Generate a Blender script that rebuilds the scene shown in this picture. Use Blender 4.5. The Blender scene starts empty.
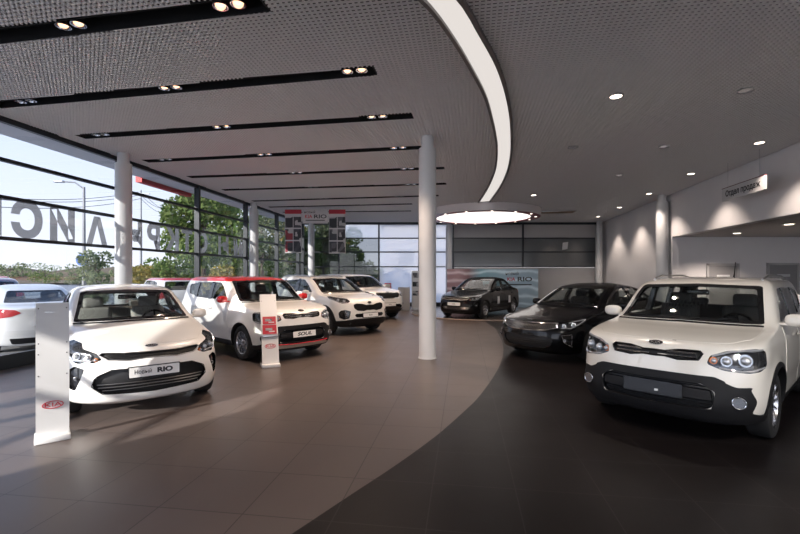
import bpy, bmesh, math, random
import numpy as np
from mathutils import Vector, Matrix
from mathutils.bvhtree import BVHTree
from mathutils.geometry import delaunay_2d_cdt
random.seed(7)
PI = math.pi
scene = bpy.context.scene
COL = scene.collection
V = Vector

# ------------------------------------------------------------------ materials
MATS = {}
def newmat(name):
    m = bpy.data.materials.new(name); m.use_nodes = True
    nt = m.node_tree; nt.nodes.clear()
    out = nt.nodes.new('ShaderNodeOutputMaterial')
    return m, nt, out
def pbr(name, col, rough=.5, metal=0., coat=0., spec=.5, noise=0., nscale=20., bump=0., emit=None, estr=0., coat_rough=.03):
    if name in MATS: return MATS[name]
    m, nt, out = newmat(name)
    b = nt.nodes.new('ShaderNodeBsdfPrincipled')
    b.inputs['Base Color'].default_value = (*col, 1)
    b.inputs['Roughness'].default_value = rough
    b.inputs['Metallic'].default_value = metal
    b.inputs['Coat Weight'].default_value = coat
    b.inputs['Coat Roughness'].default_value = coat_rough
    b.inputs['Specular IOR Level'].default_value = spec
    if emit:
        b.inputs['Emission Color'].default_value = (*emit, 1); b.inputs['Emission Strength'].default_value = estr
    if noise or bump:
        tc = nt.nodes.new('ShaderNodeTexCoord'); n = nt.nodes.new('ShaderNodeTexNoise')
        n.inputs['Scale'].default_value = nscale; n.inputs['Detail'].default_value = 4
        nt.links.new(tc.outputs['Object'], n.inputs['Vector'])
        if noise:
            mx = nt.nodes.new('ShaderNodeMix'); mx.data_type = 'RGBA'
            mx.inputs[6].default_value = (*[c*(1-noise) for c in col], 1)
            mx.inputs[7].default_value = (*[min(1, c*(1+noise)) for c in col], 1)
            nt.links.new(n.outputs['Fac'], mx.inputs[0]); nt.links.new(mx.outputs[2], b.inputs['Base Color'])
        if bump:
            bp = nt.nodes.new('ShaderNodeBump'); bp.inputs['Strength'].default_value = bump
            nt.links.new(n.outputs['Fac'], bp.inputs['Height']); nt.links.new(bp.outputs['Normal'], b.inputs['Normal'])
    nt.links.new(b.outputs[0], out.inputs[0])
    MATS[name] = m
    return m
def glassmat(name, tint, refl=1.0, rough=.0):
    if name in MATS: return MATS[name]
    m, nt, out = newmat(name)
    t = nt.nodes.new('ShaderNodeBsdfTransparent'); t.inputs[0].default_value = (*tint, 1)
    g = nt.nodes.new('ShaderNodeBsdfGlossy'); g.inputs['Roughness'].default_value = rough
    g.inputs['Color'].default_value = (refl, refl, refl, 1)
    f = nt.nodes.new('ShaderNodeFresnel'); ge = nt.nodes.new('ShaderNodeNewGeometry'); mr = nt.nodes.new('ShaderNodeMapRange')
    mr.inputs[3].default_value = 1.5; mr.inputs[4].default_value = 1/1.5   # same reflectance from either side of a thin pane
    nt.links.new(ge.outputs['Backfacing'], mr.inputs[0]); nt.links.new(mr.outputs[0], f.inputs[0])
    mx = nt.nodes.new('ShaderNodeMixShader')
    nt.links.new(f.outputs[0], mx.inputs[0]); nt.links.new(t.outputs[0], mx.inputs[1]); nt.links.new(g.outputs[0], mx.inputs[2])
    nt.links.new(mx.outputs[0], out.inputs[0])
    MATS[name] = m
    return m
def emat(name, col, s):
    if name in MATS: return MATS[name]
    m, nt, out = newmat(name)
    e = nt.nodes.new('ShaderNodeEmission'); e.inputs[0].default_value = (*col, 1); e.inputs[1].default_value = s
    nt.links.new(e.outputs[0], out.inputs[0]); MATS[name] = m
    return m
def filmmat(name, col, trans):
    if name in MATS: return MATS[name]
    m, nt, out = newmat(name)
    t = nt.nodes.new('ShaderNodeBsdfTransparent'); t.inputs[0].default_value = (1, 1, 1, 1)
    d = nt.nodes.new('ShaderNodeBsdfDiffuse'); d.inputs[0].default_value = (*col, 1)
    l = nt.nodes.new('ShaderNodeBsdfTranslucent'); l.inputs[0].default_value = (*col, 1)
    a = nt.nodes.new('ShaderNodeMixShader'); a.inputs[0].default_value = .5
    mx = nt.nodes.new('ShaderNodeMixShader'); mx.inputs[0].default_value = 1-trans
    nt.links.new(d.outputs[0], a.inputs[1]); nt.links.new(l.outputs[0], a.inputs[2])
    nt.links.new(t.outputs[0], mx.inputs[1]); nt.links.new(a.outputs[0], mx.inputs[2])
    nt.links.new(mx.outputs[0], out.inputs[0]); MATS[name] = m
    return m

WHITE = pbr('white car paint', (.80, .795, .78), .28, 0, 1.0)
PEARL = pbr('pearl white car paint', (.80, .765, .70), .28, 0, 1.0)
BLACK = pbr('black car paint', (.003, .003, .004), .2, 0, .35, spec=.2)
RED = pbr('red car paint', (.62, .012, .018), .28, 0, 1.0)
NAVY = pbr('dark blue car paint', (.01, .018, .045), .25, 0, 1.0)
CLAD = pbr('black textured plastic', (.009, .009, .0105), .55, spec=.3, noise=.25, nscale=300, bump=.05)
GLOSSB = pbr('gloss black plastic', (.008, .008, .009), .12, 0, .5)
MESHM = pbr('dark grille mesh', (.012, .012, .013), .45)
CHROME = pbr('chrome', (.82, .82, .83), .1, 1)
SATIN = pbr('satin silver', (.55, .55, .56), .32, 1)
ALLOY = pbr('alloy', (.62, .62, .64), .25, 1)
ALLOYD = pbr('dark alloy face', (.07, .07, .08), .3, .6)
RUBBER = pbr('tyre rubber', (.014, .014, .015), .75, noise=.3, nscale=60)
INTER = pbr('dark cabin trim', (.03, .03, .032), .6, noise=.2, nscale=80)
FABRIC = pbr('dark seat fabric', (.05, .048, .05), .8, noise=.3, nscale=120)
FABRICG = pbr('grey seat fabric', (.26, .25, .24), .8, noise=.2, nscale=120)
UNDER = pbr('underbody black', (.008, .008, .008), .8)
CGLASS = glassmat('tinted car glass', (.74, .78, .77))
LENS = glassmat('clear lamp lens', (.93, .95, .97))
LAMPIN = pbr('lamp inner reflector', (.40, .41, .43), .18, .9)
LAMPDK = pbr('lamp dark housing', (.07, .07, .075), .2, .6)
LAMPBR = pbr('lamp bright bulb glass', (.85, .87, .9), .08, .7)
AMBER = pbr('amber turn lens', (.75, .20, .03), .15, 0, .6)
TAIL = pbr('red tail lens', (.5, .012, .015), .15, 0, .8)
PLATE = pbr('number plate white', (.78, .78, .78), .4)
INK = pbr('dark ink', (.02, .02, .025), .5)
INKR = pbr('red ink', (.55, .01, .03), .5)
WHITEP = pbr('white plastic', (.75, .75, .75), .4)

# ------------------------------------------------------------------ mesh helpers
class MB:
    """collects simple shapes and links them as ONE mesh object"""
    def __init__(s): s.bm = bmesh.new()
    def box(s, c, size, bev=0, rot=None, seg=2):
        r = bmesh.ops.create_cube(s.bm, size=1); vs = r['verts']
        bmesh.ops.scale(s.bm, vec=size, verts=vs)
        if bev:
            es = list({e for v in vs for e in v.link_edges})
            rb = bmesh.ops.bevel(s.bm, geom=es, offset=bev, segments=seg, profile=.5, affect='EDGES', clamp_overlap=True)
            vs = list({v for f in rb['faces'] for v in f.verts} | {v for v in vs if v.is_valid})
        if rot is not None: bmesh.ops.rotate(s.bm, cent=(0, 0, 0), matrix=rot, verts=vs)
        bmesh.ops.translate(s.bm, vec=c, verts=vs)
        return s
    def tube(s, a, b, r, n=12, r2=None):
        a, b = V(a), V(b); d = b-a
        q = d.to_track_quat('Z', 'Y').to_matrix()
        res = bmesh.ops.create_cone(s.bm, cap_ends=True, segments=n, radius1=r, radius2=r if r2 is None else r2, depth=d.length)
        bmesh.ops.rotate(s.bm, cent=(0, 0, 0), matrix=q, verts=res['verts'])
        bmesh.ops.translate(s.bm, vec=(a+b)/2, verts=res['verts'])
        return s
    def path(s, pts, r, n=8, closed=False):
        pts = [V(p) for p in pts]; N = len(pts); rings = []
        for i, p in enumerate(pts):
            t = (pts[(i+1) % N]-pts[i-1]) if closed else (pts[min(i+1, N-1)]-pts[max(i-1, 0)])
            q = t.to_track_quat('Z', 'Y').to_matrix() if t.length > 1e-9 else Matrix.Identity(3)
            rr = r[i] if isinstance(r, (list, tuple)) else r
            rings.append([s.bm.verts.new(p + q @ V((math.cos(2*PI*k/n)*rr, math.sin(2*PI*k/n)*rr, 0))) for k in range(n)])
        for i in range(N if closed else N-1):
            A, B = rings[i], rings[(i+1) % N]
            for k in range(n):
                s.bm.faces.new((A[k], A[(k+1) % n], B[(k+1) % n], B[k]))
        if not closed:
            s.bm.faces.new(rings[0][::-1]); s.bm.faces.new(rings[-1])
        return s
    def lathe(s, prof, n=32, axis='Z', closed=False, org=(0, 0, 0)):
        org = V(org); rings = []
        for (r, h) in prof:
            ring = []
            for k in range(n):
                a = 2*PI*k/n
                if axis == 'Z': p = V((r*math.cos(a), r*math.sin(a), h))
                elif axis == 'Y': p = V((r*math.cos(a), h, r*math.sin(a)))
                else: p = V((h, r*math.cos(a), r*math.sin(a)))
                ring.append(s.bm.verts.new(org+p))
            rings.append(ring)
        m = len(rings)
        for i in range(m if closed else m-1):
            A, B = rings[i], rings[(i+1) % m]
            for k in range(n):
                s.bm.faces.new((A[k], A[(k+1) % n], B[(k+1) % n], B[k]))
        if not closed:
            for ring, rev in ((rings[0], 1), (rings[-1], 0)):
                s.bm.faces.new(ring[::-1] if rev else ring)
        return s
    def prism(s, poly, h0, h1, fr=None):
        """polygon (2D) extruded from h0 to h1 in a frame (o, right, up, out)"""
        o, r, u, n = fr or (V((0, 0, 0)), V((1, 0, 0)), V((0, 1, 0)), V((0, 0, 1)))
        A = [s.bm.verts.new(o+r*p[0]+u*p[1]+n*h0) for p in poly]; B = [s.bm.verts.new(o+r*p[0]+u*p[1]+n*h1) for p in poly]
        N = len(poly)
        s.bm.faces.new(B); s.bm.faces.new(A[::-1])
        for i in range(N): s.bm.faces.new((A[i], A[(i+1) % N], B[(i+1) % N], B[i]))
        return s
    def grid(s, rows):
        vs = [[s.bm.verts.new(p) for p in r] for r in rows]
        for i in range(len(vs)-1):
            for j in range(len(vs[0])-1):
                s.bm.faces.new((vs[i][j], vs[i][j+1], vs[i+1][j+1], vs[i+1][j]))
        return s
    def quad(s, a, b, c, d):
        s.bm.faces.new([s.bm.verts.new(p) for p in (a, b, c, d)]); return s
    def blob(s, c, size, n=2.5, sub=3, rot=None):
        """superellipsoid"""
        r = bmesh.ops.create_icosphere(s.bm, subdivisions=sub, radius=1)
        for v in r['verts']:
            k = (abs(v.co.x)**n+abs(v.co.y)**n+abs(v.co.z)**n)**(-1/n)
            v.co = V((v.co.x*k*size[0], v.co.y*k*size[1], v.co.z*k*size[2]))
        if rot is not None: bmesh.ops.rotate(s.bm, cent=(0, 0, 0), matrix=rot, verts=r['verts'])
        bmesh.ops.translate(s.bm, vec=c, verts=r['verts'])
        return s
    def mesh(s, name='m', smooth=35, recalc=True):
        if recalc: bmesh.ops.recalc_face_normals(s.bm, faces=s.bm.faces)
        me = bpy.data.meshes.new(name); s.bm.to_mesh(me); s.bm.free()
        if smooth:
            me.shade_smooth()
            me.set_sharp_from_angle(angle=math.radians(smooth))
        return me
    def obj(s, name, mats, parent=None, smooth=35, recalc=True):
        me = s.mesh(name, smooth, recalc)
        return link(name, me, mats, parent)
def link(name, me, mats, parent=None):
    if mats is not None:
        if len(me.materials): me.materials.clear()
        for m in (mats if isinstance(mats, (list, tuple)) else [mats]): me.materials.append(m)
    o = bpy.data.objects.new(name, me); COL.objects.link(o)
    if parent is not None: o.parent = parent
    return o
def tag(o, label=None, cat=None, group=None, kind=None):
    if label: o['label'] = label
    if cat: o['category'] = cat
    if group: o['group'] = group
    if kind: o['kind'] = kind
    return o
def thing(name, label, cat, loc=(0, 0, 0), rz=0, group=None):
    o = bpy.data.objects.new(name, None); COL.objects.link(o); o.empty_display_size = .1
    o.location = loc; o.rotation_euler = (0, 0, rz)
    return tag(o, label, cat, group)
def struct(o): o['kind'] = 'structure'; return o
def dup(root, loc=None, rz=None, label=None):
    r = root.copy(); COL.objects.link(r)
    if loc is not None: r.location = loc
    if rz is not None: r.rotation_euler = (0, 0, rz)
    if label: r['label'] = label
    def rec(src, dst):
        for ch in list(src.children):
            c = ch.copy(); COL.objects.link(c); c.parent = dst; rec(ch, c)
    rec(root, r)
    return r
_tx = {}
def textmesh(body, size, depth=.002, shear=0., bold=0., wide=1.):
    """mesh of a piece of writing, centred, in the XY plane facing +Z"""
    c = bpy.data.curves.new('t', 'FONT'); c.body = body; c.size = size; c.extrude = depth/2; c.align_x = 'CENTER'; c.align_y = 'CENTER'
    c.shear = shear; c.offset = bold; c.resolution_u = 4
    o = bpy.data.objects.new('t', c); COL.objects.link(o)
    dg = bpy.context.evaluated_depsgraph_get()
    me = bpy.data.meshes.new_from_object(o.evaluated_get(dg))
    bpy.data.objects.remove(o); bpy.data.curves.remove(c)
    if wide != 1.: me.transform(Matrix.Diagonal((wide, 1, 1, 1)))
    return me
def frame_matrix(o, r, u, n):
    m = Matrix.Identity(4)
    for i in range(3):
        m[i][0], m[i][1], m[i][2], m[i][3] = r[i], u[i], n[i], o[i]
    return m
def text(name, body, size, fr, mat, parent=None, **k):
    me = textmesh(body, size, **k); me.transform(frame_matrix(*fr))
    return link(name, me, mat, parent)
def ellipse(a, b, n=40): return [(a*math.cos(2*PI*i/n), b*math.sin(2*PI*i/n)) for i in range(n)]

def pchip(xs, ys, xq):
    xs = np.asarray(xs, float); ys = np.asarray(ys, float); h = np.diff(xs); dl = np.diff(ys)/h; n = len(xs)
    m = np.zeros(n)
    for i in range(1, n-1):
        if dl[i-1]*dl[i] > 0:
            w1 = 2*h[i]+h[i-1]; w2 = h[i]+2*h[i-1]
            m[i] = (w1+w2)/(w1/dl[i-1]+w2/dl[i])
    m[0] = dl[0]; m[-1] = dl[-1]
    k = np.clip(np.searchsorted(xs, xq, side='right')-1, 0, n-2)
    t = (xq-xs[k])/h[k]
    return ((1+2*t)*(1-t)**2*ys[k] + t*(1-t)**2*h[k]*m[k] + t*t*(3-2*t)*ys[k+1] + t*t*(t-1)*h[k]*m[k+1])

def round_poly(poly, r, n=5):
    if r <= 0: return [V(p) for p in poly]
    poly = [V(p) for p in poly]; out = []; N = len(poly)
    for i, p in enumerate(poly):
        a, b = poly[i-1]-p, poly[(i+1) % N]-p
        if a.length < 1e-6 or b.length < 1e-6: continue
        A = p+a.normalized()*min(r, a.length*.45); B = p+b.normalized()*min(r, b.length*.45)
        for k in range(n+1):
            t = k/n; out.append(A*(1-t)**2+p*2*t*(1-t)+B*t*t)
    return out
def resample(poly, step):
    out = []; N = len(poly)
    for i in range(N):
        a, b = poly[i], poly[(i+1) % N]; L = (b-a).length
        if L < 1e-5: continue
        k = max(1, int(math.ceil(L/step)))
        for j in range(k): out.append(a+(b-a)*(j/k))
    return out
def inside(p, poly):
    c = False; N = len(poly); j = N-1
    for i in range(N):
        a, b = poly[i], poly[j]
        if (a[1] > p[1]) != (b[1] > p[1]) and p[0] < (b[0]-a[0])*(p[1]-a[1])/(b[1]-a[1])+a[0]: c = not c
        j = i
    return c
def fill2d(loops, step, istep):
    """dense triangulation of loops[0] minus the other loops -> verts2d, faces"""
    L = [resample([V(p) for p in l], step) for l in loops]
    pts = []; edges = []
    for l in L:
        b = len(pts); pts += [V((p[0], p[1])) for p in l]
        edges += [(b+i, b+(i+1) % len(l)) for i in range(len(l))]
    xs = [p[0] for p in L[0]]; ys = [p[1] for p in L[0]]
    arr = np.array([[p[0], p[1]] for p in pts])
    y = min(ys)+istep*.5; row = 0
    while y < max(ys):
        x = min(xs)+istep*(.5 if row % 2 else 1.)
        while x < max(xs):
            if inside((x, y), L[0]) and not any(inside((x, y), l) for l in L[1:]):
                if ((arr-(x, y))**2).sum(1).min() > (istep*.45)**2: pts.append(V((x, y)))
            x += istep
        y += istep*.87; row += 1
    vs, es, fs, *_ = delaunay_2d_cdt(pts, edges, [], 0, 1e-6)
    keep = []
    for f in fs:
        c = sum((vs[i] for i in f), V((0, 0)))/len(f)
        if inside(c, L[0]) and not any(inside(c, l) for l in L[1:]): keep.append(f)
    return vs, keep
# ------------------------------------------------------------------ cars
def sample_rows(rows, step):
    R = np.array(rows, float)
    dz = np.diff(R[:, 0]); dd = np.maximum(np.abs(np.diff(R[:, 1])), np.abs(np.diff(R[:, 4]))); dw = np.diff(R[:, 7])
    seg = np.sqrt(dz**2+np.minimum(dd, 1.5)**2+dw**2)+1e-4
    t = np.concatenate([[0], np.cumsum(seg)])
    tq = np.concatenate([np.linspace(t[i], t[i+1], max(2, int(math.ceil(seg[i]/step)))+1)[:-1] for i in range(len(seg))]+[[t[-1]]])
    return np.stack([pchip(t, R[:, k], tq) for k in range(8)], 1)
def half_ring(row, nf, ns, nr):
    z, df, Df, kf, dr, Dr, kr, w = row
    ph = np.linspace(0, PI/2, nf); s = np.sin(ph)**(2/kf); c = np.cos(ph)**(2/kf); c[-1] = 0
    d1 = df+Df*(1-c); y1 = w*s
    d2 = np.linspace(df+Df, dr-Dr, ns+2)[1:-1]; y2 = np.full(ns, w)
    ph = np.linspace(PI/2, 0, nr); s = np.sin(ph)**(2/kr); c = np.cos(ph)**(2/kr); c[0] = 0; s[-1] = 0
    d3 = dr-Dr*(1-c); y3 = w*s
    return np.concatenate([d1, d2, d3]), np.concatenate([y1, y2, y3])
class Car:
    def __init__(s, sp):
        s.sp = sp; s.L = sp['L']; s.wf = sp['FO']; s.wr = sp['FO']+sp['WB']; s.R = sp['R']
        v, f = s.hull(sp['rows'], .013, 26, 90, 18)
        f = [q[::-1] for q in f]
        s.bvh = BVHTree.FromPolygons(v, f)
    def shape(s, d, y, z):
        sp = s.sp; m = s.L/2
        t = np.where(d < m, sp['tf']*((m-d)/m)**2.2, sp['tr']*((d-m)/m)**2.2)
        y = y*(1-t)
        for dw in (s.wf, s.wr):
            r = np.sqrt((d-dw)**2+(z-s.R)**2)
            b = sp['flare']*np.exp(-((r-s.R-.05)/.085)**2)*np.clip((y/(sp['W']/2)-.75)/.2, 0, 1)
            y = y+b
        # pressed-in lower door skin and a shoulder line along the flank
        b = sp.get('tuck', .012)*np.exp(-((z-sp.get('tuckz', .42))/.09)**2)*np.clip((y/(sp['W']/2)-.8)/.15, 0, 1)*np.clip((d-s.wf-.3)/.2, 0, 1)*np.clip((s.wr-.3-d)/.2, 0, 1)
        return y-b
    def hull(s, rows, step, nf, ns, nr):
        S = sample_rows(rows, step); rings = []
        for row in S:
            d, y = half_ring(row, nf, ns, nr); y = s.shape(d, y, np.full_like(d, row[0]))
            x = s.L/2-d
            rings.append(np.concatenate([np.stack([x, y, np.full_like(x, row[0])], 1), np.stack([x, -y, np.full_like(x, row[0])], 1)[1:-1][::-1]]))
        M = len(rings[0]); H = (M+2)//2
        v = np.concatenate(rings); f = []
        for i in range(len(rings)-1):
            a, b = i*M, (i+1)*M
            f += [(a+j, b+j, b+(j+1) % M, a+(j+1) % M) for j in range(M)]
        def cap(b, flip):
            out = []
            Lf = list(range(H)); Rt = [0]+[M-j for j in range(1, H-1)]+[H-1]
            for j in range(H-1):
                q = [b+Lf[j], b+Lf[j+1], b+Rt[j+1], b+Rt[j]]
                q = list(dict.fromkeys(q))
                if len(q) >= 3: out.append(tuple(q[::-1] if flip else q))
            return out
        f += cap(0, False)+cap((len(rings)-1)*M, True)
        return [tuple(map(float, p)) for p in v], f
    def P(s, q):
        k = q[0]
        for sh in (0, .01, .02, .03, .05, .08, .12):
            g = 1-sh
            if k == 'f': h = s.bvh.ray_cast(V((s.L/2+1, q[1]*g, q[2])), V((-1, 0, 0)))
            elif k == 'r': h = s.bvh.ray_cast(V((-s.L/2-1, q[1]*g, q[2])), V((1, 0, 0)))
            elif k == 's': h = s.bvh.ray_cast(V((s.L/2-q[1], 3, q[2]-sh*.4)), V((0, -1, 0)))
            else: h = s.bvh.ray_cast(V((s.L/2-q[1], q[2]*g, 4)), V((0, 0, -1)))
            if h[0] is not None: return h[0]
        return V((0, 0, 0))
    def N(s, q):
        p = s.P(q); return s.bvh.find_nearest(p)[1]
    def dens(s, pts, closed=True):
        out = []; N = len(pts)
        for i in range(N):
            a, b = pts[i], pts[(i+1) % N]; out.append(a)
            if (closed or i < N-1) and a[0] == b[0]:
                L = math.hypot(a[1]-b[1], a[2]-b[2]); k = int(L/.14)
                if L > .28: out += [(a[0], a[1]+(b[1]-a[1])*j/k, a[2]+(b[2]-a[2])*j/k) for j in range(1, k)]
        return out
    def axes(s, n):
        n = V(n).normalized(); u = V((0, 0, 1)) if abs(n.z) < .9 else V((-1, 0, 0))
        u = (u-n*u.dot(n)).normalized(); return u.cross(n), u, n
    def patch(s, loops, n, off=.003, back=.01, step=.015, istep=.03, rnd=0., solid=True, along=False, mirror=False, pts3=False):
        """a shell that follows the hull inside an outline; loops[1:] are holes"""
        r, u, n = s.axes(n)
        L2 = []
        for l in loops:
            pp = [s.P(p) for p in s.dens(l)]
            L2.append(round_poly([V((p.dot(r), p.dot(u))) for p in pp], rnd))
        vs, fs = fill2d(L2, step, istep)
        top = []; nrm = []; cen = V((sum(v[0] for v in L2[0])/len(L2[0]), sum(v[1] for v in L2[0])/len(L2[0])))
        for v in vs:
            q = V((v[0], v[1])); h = (None,)
            for k in range(8):
                b = r*q[0]+u*q[1]
                h = s.bvh.ray_cast(b+n*5, -n)
                if h[0] is not None and h[1].dot(n) > .12: break
                q = q+(cen-q)*.04
            if h[0] is None: h = s.bvh.find_nearest(r*v[0]+u*v[1]+n*.5)
            base = r*v[0]+u*v[1]; base = base+n*(h[0]-base).dot(n)
            top.append(base+(n if along else h[1])*off); nrm.append(n if along or not h[1] else h[1])
        bm = bmesh.new(); T = [bm.verts.new(p) for p in top]
        for f in fs:
            try: bm.faces.new([T[i] for i in f])
            except ValueError: pass
        bmesh.ops.recalc_face_normals(bm, faces=bm.faces)
        if bm.faces:
            c = sum((f.normal for f in bm.faces), V((0, 0, 0)))
            if c.dot(n) < 0: bmesh.ops.reverse_faces(bm, faces=bm.faces)
        if solid:
            tf = list(bm.faces)
            bnd = [e for e in bm.edges if len(e.link_faces) == 1]
            NB = dict(zip(T, nrm)); B = {v: bm.verts.new(v.co-NB[v]*back) for v in list(bm.verts) if v.link_faces}
            for f in tf: bm.faces.new([B[v] for v in reversed(f.verts)])
            for e in bnd:
                f = e.link_faces[0]; l = [l for l in f.loops if l.edge == e][0]
                a, b = l.vert, l.link_loop_next.vert
                bm.faces.new((b, a, B[a], B[b]))
        for v in [v for v in bm.verts if not v.link_faces]: bm.verts.remove(v)
        if mirror:
            for v in bm.verts: v.co.y = -v.co.y
            bmesh.ops.reverse_faces(bm, faces=bm.faces)
        me = bpy.data.meshes.new('patch'); bm.to_mesh(me); bm.free()
        me.shade_smooth(); me.set_sharp_from_angle(angle=math.radians(38))
        return me
    def line(s, pts, rnd=0., off=0., closed=True, step=.02):
        """points of an outline laid on the hull (for rims and strips)"""
        P3 = [s.P(p) for p in s.dens(pts, closed)]; out = []
        N = len(P3)
        for i in range(N if closed else N-1):
            a, b = P3[i], P3[(i+1) % N]; k = max(1, int((b-a).length/step))
            for j in range(k):
                q = a+(b-a)*(j/k); h = s.bvh.find_nearest(q); out.append(h[0]+h[1]*off)
        if not closed: h = s.bvh.find_nearest(P3[-1]); out.append(h[0]+h[1]*off)
        return out

WH_CACHE = {}
def wheel_meshes(R, rim, tw, style):
    key = (R, rim, tw, style)
    if key in WH_CACHE: return WH_CACHE[key]
    h = tw/2
    t = MB().lathe([(rim-.012, -h*.72), (rim+.004, -h*.9), (rim+.02, -h*.98), ((R+rim)/2, -h*1.04), (R-.03, -h*.97), (R-.01, -h*.85), (R, -h*.6), (R, h*.6), (R-.01, h*.85), (R-.03, h*.97), ((R+rim)/2, h*1.04), (rim+.02, h*.98), (rim+.004, h*.9), (rim-.012, h*.72)], 48, 'Y', closed=True).mesh('tyre', 30)
    m = MB()   # y = outward side
    m.lathe([(rim-.004, h*.93), (rim-.016, h*.9), (rim-.03, h*.6), (rim-.04, -h*.8), (rim-.008, -h*.86), (rim+.004, h*.7)], 48, 'Y', closed=True)
    n, dbl = {'ten': (10, 0), 'five': (5, 1), 'fivew': (5, 2)}[style]
    for k in range(n):
        for q in ((0,) if dbl == 0 else (-1, 1)):
            a = 2*PI*k/n + (q*.13 if dbl else 0)
            a0 = 2*PI*k/n + (q*.30 if dbl else 0)
            w0, w1 = (.026, .017) if dbl == 0 else ((.026, .022) if dbl == 1 else (.034, .032))
            rows = []
            for t_, wd, yy in ((.045, w0, h*.72), (rim*.5, (w0+w1)/2*.85, h*.80), (rim-.012, w1, h*.86)):
                fr = (t_-.045)/(rim-.06); ang = a0*(1-fr)+a*fr
                c, sn = math.cos(ang), math.sin(ang)
                rows.append([V((t_*c-(-1)**i*wd*sn*.5*(1 if i in (0, 1, 2, 3) else 0), 0, 0)) for i in range(0)])
                P = []
                for (sg, y_) in ((-1, yy), (1, yy), (1, yy-.04), (-1, yy-.04)):
                    P.append(V((t_*c-sg*wd*.5*sn, y_, t_*sn+sg*wd*.5*c)))
                rows[-1] = P
            vv = [[m.bm.verts.new(p) for p in r] for r in rows]
            for i in range(2):
                for j in range(4): m.bm.faces.new((vv[i][j], vv[i][(j+1) % 4], vv[i+1][(j+1) % 4], vv[i+1][j]))
            m.bm.faces.new(vv[0]); m.bm.faces.new(vv[-1][::-1])
    m.lathe([(.0005, h*.80), (.03, h*.80), (.06, h*.74), (.075, h*.55), (.075, h*.2), (.0005, h*.2)], 24, 'Y')
    rimm = m.mesh('rim', 30)
    b = MB().lathe([(.0005, .02), (rim*.72, .02), (rim*.72, -.005), (.0005, -.005)], 32, 'Y')
    disc = b.mesh('brake_disc', 30)
    WH_CACHE[key] = (t, rimm, disc)
    return WH_CACHE[key]

EMB = {}
def put(car, q, up=None):
    """frame on the hull at a spec point: (origin, right, up, out)"""
    p = car.P(q); n = car.N(q)
    r, u, n = car.axes(n)
    return p, r, u, n
def kia_emblem(name, fr, w, parent, ring, ground, ink, bodytext='KIA'):
    o, r, u, n = fr; m = MB().prism(ellipse(w/2, w/4.2), 0, .006, fr)
    e = m.obj(name, ground, parent)
    MB().path([o+r*x+u*y+n*.006 for x, y in ellipse(w/2, w/4.2)], w*.022, 6, closed=True).obj('emblem_ring', ring, e)
    text('lettering', bodytext, w*.36, (o+n*.0065, r, u, n), ink, e, depth=.003, bold=w*.008, wide=1.25)
    return e

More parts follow.
